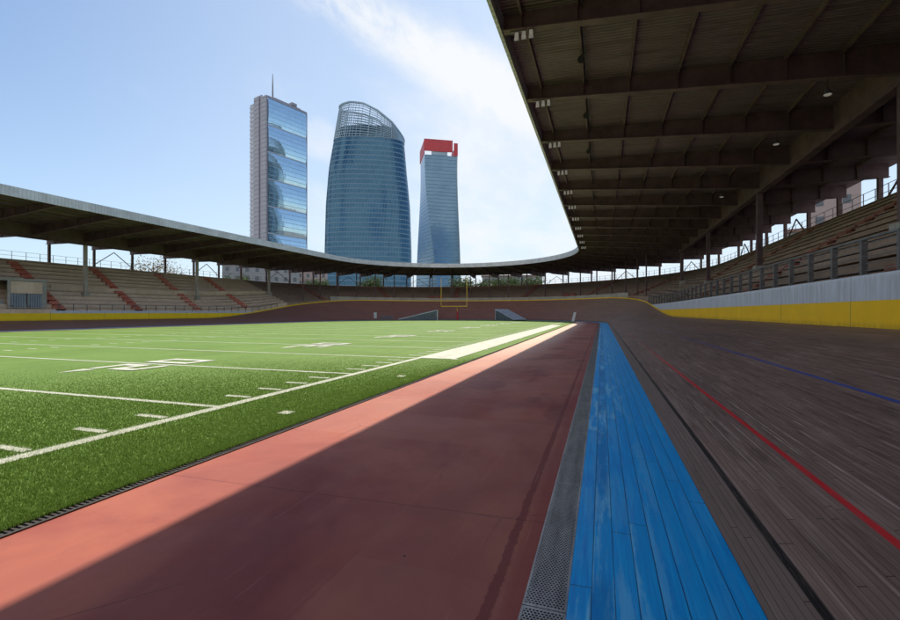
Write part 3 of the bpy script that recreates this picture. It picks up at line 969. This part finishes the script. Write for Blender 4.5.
# ------------------------------------------------------------------ fences on top of the walls
def fence(label, s0, s1, w_of, z0_of, height, pitch, pw, nw, mat, wire=.012):
    x, y = P((s0+s1)/2, w_of((s0+s1)/2))
    root = empty('fence', (x, y, z0_of((s0+s1)/2)), label=label, cat='fence')
    pm = MB(); pm.box(-pw*.6, pw*.6, -pw/2, pw/2, 0, height)
    me = pm.mesh('post', mat)
    s = s0
    k = 0
    while s <= s1 and k < 95:
        px, py = P(s, w_of(s))
        new_obj('post', me, root, (px-x, py-y, z0_of(s)-root.location[2]), ANG(s))
        s += pitch; k += 1
    ssq = srange(s0, s1, 3, 1.0)
    mb = MB()
    sweep(mb, ssq, lambda s: [(w_of(s)-.045, z0_of(s)+height), (w_of(s)+.045, z0_of(s)+height), (w_of(s)+.045, z0_of(s)+height+.06), (w_of(s)-.045, z0_of(s)+height+.06)], closed=True)
    mb.build('top_rail', mat, root, world=True)
    for i in range(nw):
        z = height*(i+.6)/(nw+.2)
        mb = MB()
        sweep(mb, ssq, lambda s: [(w_of(s)-wire, z0_of(s)+z), (w_of(s)+wire, z0_of(s)+z), (w_of(s)+wire, z0_of(s)+z+wire*2), (w_of(s)-wire, z0_of(s)+z+wire*2)], closed=True)
        mb.build('wire', mat, root, world=True)
    return root
fence('steel fence with square posts and wires on the white right wall', -1.4, 74, lambda s: W(s)+.13, lambda s: max(wall_top(s)[1], ZE(s)+.1)+.005, 1.08, 1.86, .13, 5, M['fence'])
fence('thin grey railing on the low yellow wall of the left stand', sl(71.0), sl(34.6), lambda s: W(s)+.16, lambda s: max(wall_top(s)[1], ZE(s)+.16)+.006, .75, 1.5, .05, 1, M['fence'])

# ------------------------------------------------------------------ entrance in the left stand
root = empty('entrance_portal', (-59.6, 30.2, 0), label='concrete entrance with grey doors cut into the left stand', cat='entrance')
mb = MB()
mb.box(-65.8, -60.2, 26.0, 34.3, 5.15, 5.42)
mb.build('lintel_slab', M['conc'], root, world=True)
mb = MB(); mb.box(-65.8, -60.3, 33.8, 34.25, .2, 5.15); mb.build('side_wall', M['conc'], root, world=True)
mb = MB(); mb.box(-65.7, -60.3, 26.0, 26.4, .2, 5.15); mb.build('side_wall', M['conc'], root, world=True)
mb = MB(); mb.box(-65.75, -65.5, 26.4, 33.8, .2, 5.15); mb.build('back_wall', M['dark'], root, world=True)
for y in (30.9, 32.4):
    mb = MB(); mb.box(-60.30, -60.22, y, y+1.36, .9, 3.75)
    d = mb.build('door', M['door'], root, world=True)
    mb = MB(); mb.box(-60.215, -60.16, y+.1, y+.16, 2.2, 2.5); mb.build('handle', M['fence'], d)
    mb = MB()
    for q in range(5): mb.box(-60.216, -60.20, y+.22+q*.22, y+.26+q*.22, 1.0, 3.7)
    mb.build('rib', M['rampd'], d)
mb = MB(); mb.box(-60.28, -60.18, 30.6, 30.84, .9, 5.15); mb.build('jamb', M['conc'], root, world=True)
mb = MB(); mb.box(-60.29, -60.23, 30.88, 33.8, 3.80, 5.10); mb.build('transom_panel', M['terr'], root, world=True)
# counter inside the dark opening
mb = MB(); mb.box(-61.2, -60.6, 26.6, 30.5, .9, 3.0); mb.build('counter', M['door'], root, world=True)

# ------------------------------------------------------------------ roof lights, loudspeakers
ORD = ['nearest', 'second', 'third', 'fourth', 'fifth', 'sixth', 'seventh', 'eighth', 'ninth', 'tenth', 'farthest']
def make_flood():
    r = empty('floodlight')
    b = MB()
    b.box(-.15, .95, -.04, .04, -.08, -.02)
    b.box(-.06, .06, -.03, .03, -.02, .15)
    b.build('bracket', M['lampbody'], r)
    for k in range(3):
        x = .12+.30*k
        q = MB()
        q.hexa([(x-.10, -.10, -.48), (x+.10, -.10, -.48), (x+.10, .06, -.40), (x-.10, .06, -.40),
                (x-.08, -.04, -.10), (x+.08, -.04, -.10), (x+.08, .10, -.10), (x-.08, .10, -.10)])
        h = q.build('lamp_head', M['lampbody'], r)
        g = MB(); g.quad((x-.095, -.112, -.475), (x+.095, -.112, -.475), (x+.075, -.05, -.11), (x-.075, -.05, -.11))
        g.quad((x-.095, -.105, -.486), (x-.095, .055, -.406), (x+.095, .055, -.406), (x+.095, -.105, -.486))
        g.build('lens', M['lamp'], h)
    return r
fl0 = make_flood()
tips = [s for s in beams_r if s > 16][:11]
for i, s in enumerate(tips):
    o = fl0 if i == 0 else copy_tree(fl0)
    x, y = P(s, FRONT_W+.42)
    o.scale = (.85, .85, .85)
    o.location = (x, y-.0, low_z(FRONT_W)-.045)
    tag(o, f'three lamp floodlight at the right roof edge, {ORD[i]} from the camera' if i else 'three lamp floodlight at the right roof edge, nearest the camera', 'floodlight', 'floodlights under the right roof edge')

def make_speaker():
    r = empty('loudspeaker')
    b = MB(); b.tube([(0, 0, -.18), (0, -.08, -.2), (0, -.34, -.30)], [.07, .09, .24], 14); b.build('horn', M['black'], r, smooth=False)
    b = MB(); b.tube([(0, 0.02, -.16), (0, .16, -.12)], [.10, .08], 12); b.build('driver', M['black'], r)
    b = MB(); b.bar((0, .05, 0), (0, .05, -.16), .04, .04); b.build('bracket', M['lampbody'], r)
    return r
sp0 = make_speaker()
for i, s in enumerate([19.2, 24.7, 30.2]):
    o = sp0 if i == 0 else copy_tree(sp0)
    o.scale = (.6, .6, .6)
    x, y = P(s, PURLINS[1]); o.location = (x, y, deck_z(PURLINS[1])-.2)
    tag(o, f'black horn loudspeaker hung under the right roof, {["nearest", "second", "third"][i]} from the camera', 'loudspeaker', 'loudspeakers under the right roof')
def make_pendant():
    r = empty('pendant_lamp')
    b = MB(); b.tube([(0, 0, 0), (0, 0, -.40)], .012, 6); b.build('rod', M['black'], r)
    b = MB(); b.tube([(0, 0, -.38), (0, 0, -.46), (0, 0, -.60)], [.05, .10, .17], 14); sh = b.build('lamp_shade', M['lampbody'], r)
    b = MB(); b.tube([(0, 0, -.58), (0, 0, -.63)], [.14, .12], 14); b.build('lens', M['lamp'], r)
    return r
pd0 = make_pendant()
for i, s in enumerate([beams_r[-11], beams_r[-10], beams_r[-9], beams_r[-7]]):
    o = pd0 if i == 0 else copy_tree(pd0)
    x, y = P(s, 8.6); o.location = (x, y, low_z(8.6)-.045)
    tag(o, f'small pendant lamp under a beam of the right roof, {["nearest", "second", "third", "fourth"][i]} from the camera', 'lamp', 'pendant lamps under the right roof')

# ------------------------------------------------------------------ goal, tunnel covers and small things on the infield
gx, gy = -30.6, 93.6
root = empty('goal_post', (gx, gy, 0), label='tall yellow football goal with a red padded base post', cat='goal')
mb = MB(); mb.tube([(gx-2.95, gy, 3.05), (gx+2.95, gy, 3.05)], .085, 10); mb.build('crossbar', M['gyellow'], root, world=True)
for sx in (-1, 1):
    mb = MB(); mb.tube([(gx+sx*2.95, gy, 3.0), (gx+sx*2.95, gy, 9.3)], .06, 10); mb.build('upright', M['gyellow'], root, world=True)
mb = MB(); mb.tube([(gx+.3, gy+1.6, 0), (gx+.3, gy+1.6, 2.1), (gx+.25, gy+1.35, 2.75), (gx+.12, gy+.7, 3.0), (gx, gy, 3.05)], .085, 10)
mb.build('gooseneck', M['gyellow'], root, world=True)
mb = MB(); mb.tube([(gx+.3, gy+1.6, 0), (gx+.3, gy+1.6, 1.95)], .20, 12); mb.build('base_pad', M['pad'], root, world=True)

def tunnel(label, hx, hy, lx, ly, width, h, curve=False):
    """sloping cover over a stair: high end at (hx,hy), low end at (lx,ly)"""
    root = empty('tunnel_cover', ((hx+lx)/2, (hy+ly)/2, 0), label=label, cat='stair cover')
    d = np.array((lx-hx, ly-hy)); L = np.linalg.norm(d); d /= L; nrm = np.array((-d[1], d[0]))
    def q(t, sgn, z):
        p = np.array((hx, hy))+d*L*t+nrm*sgn*width/2; return (p[0], p[1], z)
    for sgn in (-1, 1):
        mb = MB()
        e = .04
        a = [q(0, sgn, 0), q(1, sgn, 0), q(1, sgn-e*sgn, 0), q(0, sgn-e*sgn, 0), q(0, sgn, h), q(1, sgn, .18), q(1, sgn-e*sgn, .18), q(0, sgn-e*sgn, h)]
        mb.hexa(a); mb.build('side_panel', M['rampd'], root, world=True)
    mb = MB()
    mb.hexa([q(-.02, -1.08, h+.01), q(1.01, -1.08, .19), q(1.01, 1.08, .19), q(-.02, 1.08, h+.01),
             q(-.02, -1.08, h+.13), q(1.01, -1.08, .30), q(1.01, 1.08, .30), q(-.02, 1.08, h+.13)])
    mb.build('sloped_roof', M['ramp'], root, world=True)
    mb = MB()
    for sgn in (-.98, .98):
        mb.hexa([q(-.012, sgn-.06, 0), q(.012, sgn-.06, 0), q(.012, sgn+.06, 0), q(-.012, sgn+.06, 0), q(-.012, sgn-.06, h), q(.012, sgn-.06, h), q(.012, sgn+.06, h), q(-.012, sgn+.06, h)])
    mb.build('door_frame', M['ramp'], root, world=True)
tunnel('grey blue sloping stair cover left of the goal, high end to the right', -33.4, 90.2, -40.4, 86.2, 2.2, 2.15)
tunnel('grey blue sloping stair cover right of the goal, high end to the left', -20.2, 94.4, -15.6, 90.6, 3.2, 2.3)
# bench with dark back beside the left stair cover
root = empty('team_bench', (-43.2, 86.2, 0), 0.4, label='small dark bench standing left of the sloping stair covers', cat='bench')
mb = MB(); mb.box(-1.3, 1.3, -.22, .22, .42, .48); mb.build('seat', M['rampd'], root)
mb = MB(); mb.box(-1.3, 1.3, .20, .26, .5, .95); mb.build('backrest', M['rampd'], root)
for x in (-1.1, 1.1):
    mb = MB(); mb.box(x-.04, x+.04, -.2, .2, 0, .42); mb.build('leg', M['fence'], root)
root = empty('notice_board', (-45.2, 85.0, 0), .3, label='pale upright board on a post at the far left of the infield', cat='board')
mb = MB(); mb.box(-.3, .3, -.02, .02, .5, 1.7); mb.build('panel', M['ramp'], root)
mb = MB(); mb.box(-.04, .04, -.05, -.02, 0, .6); mb.build('post', M['fence'], root)
# white leaning board at the end of the apron
root = empty('barrier_board', (-4.9, 86.0, 0), .2, label='white leaning barrier board where the apron meets the far bend', cat='barrier')
mb = MB(); mb.hexa([(-.42, -.03, .05), (.1, -.03, .05), (.1, .03, .05), (-.42, .03, .05), (.05, .25, 1.75), (.5, .25, 1.75), (.5, .31, 1.75), (.05, .31, 1.75)]); mb.build('panel', M['signw'], root)
mb = MB(); mb.bar((.2, .28, 1.5), (.25, .9, .0), .06, .06); mb.build('strut', M['fence'], root)
mb = MB(); mb.box(-.5, .3, -.1, .1, 0, .05); mb.build('foot', M['fence'], root)

# folded red covers lying on the front of the bend terrace
def tarp(label, s, w):
    x, y = P(s, w)
    z = row_geom(s, 1)[1]
    root = empty('folded_tarpaulin', (x, y, 5.24), ANG(s)+pi/2, label=label, cat='tarpaulin')
    mb = MB()
    for i in range(9):
        a, b = -1.9+i*.42, -1.9+(i+1)*.42
        ha, hb = .35+.25*sin(i*1.3), .35+.25*sin((i+1)*1.3)
        mb.hexa([(a, -.3, 0), (b, -.3, 0), (b, .3, 0), (a, .3, 0), (a, -.22, ha), (b, -.22, hb), (b, .22, hb), (a, .22, ha)])
    mb.build('cloth_roll', M['pad2'], root)
M['pad2'] = plain('faded_red_cloth', (.26, .07, .06), .8, 0, .3, 2)
# tarpaulins lie on the terrace just behind the parapet
tarp('faded red roll of cloth on the parapet straight left of the goal', YC+R0*1.98, W(110)+.49)
tarp('faded red roll of cloth on the parapet right of the goal, before the roof corner', YC+R0*.93, W(100)+.49)

# ------------------------------------------------------------------ the three towers
CY, SY = cos(radians(18.6)), sin(radians(18.6))
def wp(lat, dep): return (CY*lat-SY*dep, SY*lat+CY*dep)
# -- slab tower with bowed glass modules and a mast
TS = .90
x, y = wp(-174.5*TS, 430*TS)
dx, dy = CY*26-SY*37, SY*26+CY*37
T1 = empty('slab_tower', (x, y, 0), atan2(dy, dx), label='tall slim slab tower with bowed glass front and a mast, left of the three', cat='tower')
T1.scale = (TS, TS, TS)
L1, D1, H1 = 45.0, 24.0, 207.0
MOD = 25.9
for k in range(8):
    mb = MB()
    z0, z1 = k*MOD+.55, (k+1)*MOD-.55
    nx, nz = 14, 16
    Pg, Ug = [], []
    for i in range(nz+1):
        t = i/nz
        row, ur = [], []
        for j in range(nx+1):
            q = j/nx
            bow = 1.0*(1-(2*t-1)**2)*(1-.15*(2*q-1)**2)
            row.append((.8+(L1-1.6)*q, -.5-bow, z0+(z1-z0)*t)); ur.append(((L1-1.6)*q, z0+(z1-z0)*t))
        Pg.append(row); Ug.append(ur)
    mb.grid(Pg, Ug)
    mb.build('glass_panel', M['t1glass'], T1, smooth=True)
for k in range(1, 9):
    mb = MB(); mb.box(.3, L1-.3, -.75, .2, k*MOD-.5, k*MOD+.5)
    mb.build('spandrel_band', M['t1spandrel'], T1)
mb = MB(); mb.box(.1, L1-.1, .25, D1-.2, 0, H1-1); mb.build('core', M['t1frame'], T1)
mb = MB(); mb.box(-1.6, 0.09, -.9, 7.2, 0, H1+1.5); mb.build('end_shaft', M['t1side'], T1)
mb = MB(); mb.box(-.9, .08, 7.5, 10.4, 0, H1+4.2); mb.build('end_shaft', M['dark2'] if 'dark2' in M else M['t1frame'], T1)
mb = MB(); mb.box(-1.8, .07, 10.7, 19.2, 0, H1+3.6); mb.build('end_shaft', M['t1side'], T1)
mb = MB()
k = 0
mb.box(-1.2, 3.0, 19.5, 26.5, 0, H1-1.2)
for k in range(48):
    mb.box(-1.5, 3.1, 19.45, 27.0, k*4.3+.2, k*4.3+1.5)
mb.build('balcony_stack', M['t1fin'], T1)
mb = MB(); mb.box(0, L1, -1.0, -.2, H1-.2, H1+1.7); mb.box(L1-.6, L1+.3, -1.0, D1, 0, H1); mb.build('edge_frame', M['t1frame'], T1)
mb = MB(); mb.box(8, 40, 3, 15, H1, H1+4.5); mb.box(29, 35, 2, 9, H1+4.5, H1+7); mb.build('plant_room', M['t1frame'], T1)
mb = MB(); mb.tube([(12, 9, H1), (12, 9, H1+18), (12, 9, H1+30)], [.8, .6, .25], 8); mb.build('mast', M['fence'], T1)

# -- leaning curved tower with an open lattice crown
x, y = wp(-69.5, 385)
TZ2 = .965
T2 = empty('curved_tower', (x, y, 0), atan2(SY, CY)+.10, label='broad dark blue glass tower with an arched open lattice crown, middle of the three', cat='tower')
T2.scale = (1, 1, TZ2)
def ip(x, xs, ys): return float(np.interp(x, xs, ys))
ZL = ([0, 54, 96, 127, 151, 182], [-35.5, -36.6, -35.5, -33, -29, -24])
ZR = ([0, 54, 96, 127, 151, 182], [36, 36.6, 35.2, 32.3, 30.3, 29.5])
def ztop(x): return ip(x, [-24, -14.2, -3, 8.9, 20.8, 30], [181, 182, 180.5, 175, 166, 154.5])
NTH = 72
def ring2(z, t=0.0):
    out = []
    Lx, Rx = ip(z, *ZL), ip(z, *ZR)
    for k in range(NTH+1):
        a = 2*pi*k/NTH
        c, s = cos(a), sin(a)
        e = .62
        X = (Lx+Rx)/2+(Rx-Lx)/2*math.copysign(abs(c)**e, c)
        bow = 5.0*(1-((X-(Lx+Rx)/2)/((Rx-Lx)/2))**2)
        Y = 13.0*(.75+.25*z/182*0+.25)*math.copysign(abs(s)**.8, s)
        Y += -bow*.5
        out.append((X, Y, z))
    return out
def grid_from(rings, cyc=True):
    U = []
    for rg in rings:
        acc, r = 0, []
        for i, p in enumerate(rg):
            if i: acc += sqrt((p[0]-rg[i-1][0])**2+(p[1]-rg[i-1][1])**2)
            r.append((acc, p[2]))
        U.append(r)
    return U
ZB = 153.0
rings = [ring2(z) for z in list(np.linspace(0, 151, 28))]
mb = MB(); mb.grid(rings, grid_from(rings)); mb.poly(rings[-1][:-1])
mb.build('glass_body', M['t2glass'], T2, smooth=True)
# recessed top storeys behind the lattice
def inset(r, k=.80): return [(p[0]*k+.3, p[1]*k, p[2]) for p in r]
r2 = [inset(ring2(151.2), .86), inset([(p[0], p[1], 162) for p in ring2(156)], .86)]
mb = MB(); mb.grid(r2, grid_from(r2)); mb.poly(r2[-1][:-1]); mb.build('top_storey', M['t2glass'], T2, smooth=True)
NC = 13
crown = []
for i in range(NC+1):
    t = i/NC
    row = []
    for p in ring2(151.3):
        xt = (p[0]-ip(151.3, *ZL))/(ip(151.3, *ZR)-ip(151.3, *ZL))
        zt = ztop(-24+54*xt)
        zz = 151.3+(zt-151.3)*t
        q0, q1 = ip(zz, *ZL), ip(zz, *ZR)
        row.append((q0+(q1-q0)*xt, p[1]*(1-.18*t), zz))
    crown.append(row)
mb = MB()
step = 1
for i in range(NC+1):
    for k in range(0, NTH, step):
        a, b = crown[i][k], crown[i][k+step]
        mb.bar(a, b, .5 if i < NC else 1.3, .5 if i < NC else 1.3)
for k in range(0, NTH, step):
    for i in range(NC):
        mb.bar(crown[i][k], crown[i+1][k], .34 if k % 6 else .7, .34 if k % 6 else .7)
mb.build('crown_lattice', M['t2lat'], T2)

# -- twisted tower with red crown
x, y = wp(-13.0, 499)
T3 = empty('twisted_tower', (x, y, 0), atan2(SY, CY), label='slender twisted blue glass tower with a red crown, right of the three', cat='tower')
T3.scale = (1, 1, .957)
def sq(z, half=17.2, extra=0.0):
    a = radians(47+ -36*smooth(min(1, z/170))+extra)
    sc_ = 1.04-.05*sin(pi*min(1, z/178))-.02*z/178
    h = half*sc_
    pts = []
    for i in range(4):
        for j in range(5):
            t = j/5
            c0 = [(-1, -1), (1, -1), (1, 1), (-1, 1)][i]; c1 = [(1, -1), (1, 1), (-1, 1), (-1, -1)][i]
            u, v = c0[0]+(c1[0]-c0[0])*t, c0[1]+(c1[1]-c0[1])*t
            pts.append((h*(u*cos(a)-v*sin(a)), h*(u*sin(a)+v*cos(a)), z))
    pts.append(pts[0])
    return pts
rg = [sq(z) for z in np.linspace(0, 177, 45)]
mb = MB(); mb.grid(rg, grid_from(rg)); mb.poly(rg[-1][:-1]); mb.build('glass_body', M['t3glass'], T3)
# pale service strip running up one corner
mb = MB()
cor = [r[5] for r in rg]
for a, b in zip(cor[:-1], cor[1:]): mb.bar((a[0]*1.0, a[1]*1.0, a[2]), (b[0], b[1], b[2]), 1.1, 1.1)
mb.build('corner_strip', M['t2lat'], T3)
top = sq(177)
cA, cB, cC, cD = top[0], top[5], top[10], top[15]
def panel(a, b, z0, z1, th, name, mat, t0=0, t1=1):
    a, b = np.array(a[:2]), np.array(b[:2])
    p, q = a+(b-a)*t0, a+(b-a)*t1
    n = np.array((b-a)[::-1])*np.array((1, -1)); n = n/np.linalg.norm(n)*th
    mb = MB(); mb.hexa([(*p, z0), (*q, z0), (*(q+n), z0), (*(p+n), z0), (*p, z1), (*q, z1), (*(q+n), z1), (*(p+n), z1)])
    return mb.build(name, mat, T3)
panel(cA, cB, 181.0, 194.2, .8, 'sign_panel', M['red'], -.02, .86)
panel(cA, cB, 177.2, 191.5, .8, 'sign_panel', M['red'], .90, 1.02)
panel(cD, cA, 178.0, 192.5, .8, 'sign_panel', M['redd'], 0, 1)
panel(cB, cC, 180.0, 191.0, .8, 'sign_panel', M['redd'], .02, .9)
panel(cA, cB, 177.2, 181.5, -3.0, 'pale_penthouse', M['t2lat'], .22, .70)

# ------------------------------------------------------------------ buildings and trees behind the stands
def block(name, label, cx, cy, rz, w, d, h, mat, floors, bays, roofm):
    root = empty(name, (cx, cy, -.3), rz, label=label, cat='building')
    mb = MB(); 
    for sx in (0,): mb.box(-w/2, w/2, -d/2, d/2, 0, h)
    mb.build('wall', mat, root)
    mb = MB(); mb.box(-w/2-.4, w/2+.4, -d/2-.4, d/2+.4, h+.003, h+.5); mb.build('roof', roofm, root)
    fh, bw = h/floors, w/bays
    wm = MB(); wm.box(-.55, .55, -.06, .02, 0, 1.5); me = wm.mesh('window', M['window'])
    n = 0
    for f in range(max(0, floors-6), floors):
        for b in range(bays):
            if n >= 60: break
            new_obj('window', me, root, (-w/2+bw*(b+.5), -d/2, f*fh+.9)); n += 1
    return root
def polar(px, dist):
    """direction of a column of the photograph at a ground distance"""
    a = math.atan((px-450)/451)-radians(18.6)
    return dist*sin(a), dist*cos(a)
for px, dist, w, d, h, mat, fl, by, lab in (
    (833, 112, 7.5, 12, 34, 'plaster', 10, 2, 'pinkish plaster apartment block seen through the rear openings of the right stand'),
    (806, 96, 5.0, 8, 15.0, 'plasterg', 5, 2, 'small grey house behind the rear pillars of the right stand'),
    (262, 185, 26, 14, 19, 'plasterg', 6, 8, 'grey apartment block behind the left end of the far bend'),
    (300, 205, 22, 14, 19, 'plaster', 6, 7, 'pinkish apartment block between the slab tower and the curved tower'),
    (512, 190, 24, 14, 16.5, 'plasterg', 5, 8, 'low grey apartment block behind the far bend, right of the towers')):
    X, Y = polar(px, dist)
    block('apartment_block', lab, X, Y, -atan2(X, Y), w, d, h, M[mat], fl, by, M['rooft'])

def tree(label, x, y, h, r, leafm, nleaf, seed, sparse=False, group='trees behind the stands'):
    rs = np.random.default_rng(seed); pr = random.Random(seed)
    root = empty('tree', (x, y, -.3), label=label, cat='tree', group=group)
    mb = MB()
    mb.tube([(0, 0, 0), (.1, 0, h*.3), (0, .1, h*.62), (.05, 0, h*.9)], [.024*h, .018*h, .010*h, .003*h], 8)
    tips_ = []
    for i in range(14):
        a = i*2.4+pr.random(); z0 = h*(.32+.5*i/14); ln = r*(.95-.45*i/14)*(.75+.4*pr.random())
        e = (cos(a)*ln, sin(a)*ln, z0+ln*(.45+.3*pr.random()))
        mid = (e[0]*.5, e[1]*.5, z0+(e[2]-z0)*.62)
        mb.tube([(0, 0, z0), mid, e], [.008*h, .005*h, .0015*h], 6)
        tips_ += [e, mid]
        for j in range(3):
            b = a+pr.uniform(-.9, .9); l2 = ln*.45
            e2 = (mid[0]+cos(b)*l2, mid[1]+sin(b)*l2, mid[2]+l2*pr.uniform(.2, .9))
            mb.tube([mid, e2], [.004*h, .001*h], 5); tips_.append(e2)
    mb.build('trunk', M['bark'], root)
    cl = MB()
    C = np.array(tips_+[(0, 0, h*.9)])
    for k in range(nleaf):
        c = C[rs.integers(len(C))]
        p = c+rs.normal(0, 1, 3)*np.array((.13, .13, .11))*h*(.6 if sparse else .62)
        p[2] = max(p[2], h*.22)
        a = rs.normal(0, 1, 3); a /= np.linalg.norm(a)
        b = np.cross(a, rs.normal(0, 1, 3)); b /= np.linalg.norm(b)
        sz = (.15 if sparse else .26)*(.6+.8*rs.random())
        cl.quad(tuple(p-a*sz), tuple(p+b*sz*.55), tuple(p+a*sz), tuple(p-b*sz*.55))
    cl.build('crown', leafm, root)
X, Y = polar(153, 112); tree('thin brownish tree behind the rear railing of the left stand', X, Y, 14.0, 4.6, M['leafo'], 2200, 3, True)
X, Y = polar(176, 118); tree('small brownish bare tree beside the thin tree behind the left stand', X, Y, 12.4, 3.4, M['leafo'], 800, 4, True)
for i, (px, dist, h, lab) in enumerate((
    (462, 150, 13.6, 'round green tree behind the far bend, just right of the goal'),
    (488, 156, 13.0, 'low green tree in the second opening right of the goal'),
    (506, 148, 13.6, 'broad green tree in front of the low grey block behind the bend'),
    (530, 152, 13.6, 'green tree behind the far bend, below the bright sky right of the towers'),
    (640, 170, 12.6, 'small green tree behind the corner where bend and right stand meet'),
    (318, 150, 12.6, 'dark green tree behind the bend beside the curved tower base'),
    (372, 158, 14.5, 'green tree in front of the curved tower base'),
    (236, 150, 12.6, 'green tree behind the left end of the bend'))):
    X, Y = polar(px, dist); tree(lab, X, Y, h, 4.6, M['leafg'], 5200, 20+i)
X, Y = polar(868, 62); tree('green bush top peeping over the rear parapet of the right stand', X, Y, 10.6, 1.6, M['leafg'], 1500, 41, group='bushes by the right stand')

# ------------------------------------------------------------------ camera
cam = bpy.data.cameras.new('camera')
cam.sensor_width = 36.0
cam.lens = 451/900*36
cam.shift_y = 2.5/900
cam.clip_end = 12000
cam.clip_start = .05
co = bpy.data.objects.new('camera', cam)
COL.objects.link(co)
co.location = (0, 0, 1.70)
co.rotation_euler = (radians(90), 0, radians(18.6))
sc.camera = co

# ------------------------------------------------------------------ sun and sky
SUN_EL, SUN_AZ = 55.0, -1.6          # azimuth measured from +Y towards +X
sun = bpy.data.lights.new('sun', 'SUN')
sun.energy = 5.0
sun.angle = radians(.53)
sun.color = (1.0, .90, .76)
so = bpy.data.objects.new('sun', sun)
COL.objects.link(so)
# light travels from the sun: direction towards the scene
from mathutils import Vector
el, az = radians(SUN_EL), radians(SUN_AZ)
tosun = Vector((sin(az)*cos(el), cos(az)*cos(el), sin(el)))
so.rotation_euler = tosun.to_track_quat('Z', 'Y').to_euler()
so.location = (0, 40, 60)

wd = bpy.data.worlds.new('World')
sc.world = wd
wd.use_nodes = True
T = NT.__new__(NT)
T.t = wd.node_tree
T.t.nodes.clear()
out = T.t.nodes.new('ShaderNodeOutputWorld')
sky = T.n('ShaderNodeTexSky', sky_type='NISHITA')
sky.sun_disc = False
sky.sun_elevation = el
sky.sun_rotation = az
sky.air_density = 1.0; sky.dust_density = .5; sky.ozone_density = 2.5
SKYK = .152
dirv = T.n('ShaderNodeTexCoord').outputs['Generated']
x, y, z = T.sep(dirv)
zc = T.math('MAXIMUM', z, 0.0)
# clouds on a high flat layer
k = T.math('DIVIDE', 1.0, T.math('ADD', zc, .25))
plane = T.comb(T.math('MULTIPLY', x, k), T.math('MULTIPLY', y, k), 0)
def pixdir(px, py):
    lat, up = (px-450)/451, (312.5-py)/451
    v = Vector((CY*lat-SY, SY*lat+CY, up)); v.normalize(); return v
wisp = T.noise(T.vmath('MULTIPLY', plane, (1.3, .8, 1)), 2.0, 10, .58, .15)
soft = T.noise(plane, .9, 5, .5)
def lobe(px, py, lo, hi):
    return T.ramp(T.vmath('DOT_PRODUCT', dirv, tuple(pixdir(px, py))), cos(radians(lo)), cos(radians(hi)))
region = T.math('ADD', T.math('MULTIPLY', lobe(530, 190, 30, 4), .42),
                T.math('ADD', T.math('MULTIPLY', lobe(450, 60, 13, 1), .05), T.math('MULTIPLY', lobe(375, 5, 9, 1), .05)))
nA = pixdir(300, -25).cross(pixdir(560, 120)); nA.normalize()
off = T.math('ADD', T.vmath('DOT_PRODUCT', dirv, tuple(nA)), T.math('MULTIPLY', T.math('SUBTRACT', soft, .5), .10))
band = T.math('MULTIPLY', T.ramp(T.math('ABSOLUTE', off), .085, .0), lobe(450, 50, 26, 8))
fine = T.noise(T.vmath('MULTIPLY', plane, (3.0, 1.3, 1)), 3.2, 8, .62, .3)
band = T.math('MULTIPLY', band, T.ramp(fine, .30, .58, .35, 1.0))
region = T.math('ADD', region, T.math('MULTIPLY', band, .62))
puff = T.math('MULTIPLY', T.math('ADD', lobe(320, 140, 3.0, .4), lobe(318, 215, 5.0, 1.0)), .30)
other = T.math('MULTIPLY', T.ramp(soft, .45, .7), T.math('MULTIPLY', T.ramp(y, .25, -.2), .30))
cl = T.math('ADD', T.math('ADD', region, T.math('ADD', puff, other)), T.math('MULTIPLY', T.math('SUBTRACT', wisp, .5), 1.2))
cloud = T.ramp(cl, .10, .80)
base = T.vmath('MULTIPLY', sky.outputs[0], (SKYK*.92, SKYK, SKYK*1.06))
hz = T.math('POWER', T.math('SUBTRACT', 1.0, zc), 4.6)
haze = T.math('ADD', T.math('ADD', T.math('MULTIPLY', hz, .58), .10), T.math('MULTIPLY', lobe(560, 200, 62, 6), .42), clamp=True)
c = T.mix(haze, base, (.75, .87, .98))
c = T.mix(T.math('MULTIPLY', cloud, .92), c, (.97, .985, 1.0))
# unseen bright cloud bank added as fill light, left of and behind the view
fill_puffs = T.noise(T.comb(T.math('MULTIPLY', x, 3.0), T.math('MULTIPLY', y, 3.0), T.math('MULTIPLY', z, 6.0)), 1.0, 6, .55)
az_l = T.math('DIVIDE', x, T.math('SQRT', T.math('ADD', T.math('MULTIPLY', x, x), T.math('MULTIPLY', y, y))))
fill_mask = T.math('MULTIPLY', T.ramp(y, .20, -.06), T.math('MULTIPLY', T.ramp(az_l, .99, .90), T.math('MULTIPLY', T.ramp(z, .02, .10), T.ramp(z, .68, .42))))
fill_mask = T.math('MULTIPLY', fill_mask, T.ramp(fill_puffs, .36, .50))
c = T.mix(fill_mask, c, (1.30, 1.29, 1.28))
bg = T.n('ShaderNodeBackground')
T.put(bg.inputs['Color'], c)
bg.inputs['Strength'].default_value = 1.0
T.t.links.new(bg.outputs[0], out.inputs['Surface'])

# ------------------------------------------------------------------ render settings
sc.view_settings.view_transform = 'Standard'
sc.view_settings.look = 'None'
sc.view_settings.exposure = 0
sc.view_settings.gamma = 1
sc.render.engine = 'CYCLES'
sc.cycles.use_denoising = True
sc.cycles.max_bounces = 6
sc.cycles.use_adaptive_sampling = True
sc.cycles.adaptive_threshold = .025
sc.cycles.transparent_max_bounces = 12
sc.cycles.caustics_reflective = False
sc.cycles.caustics_refractive = False
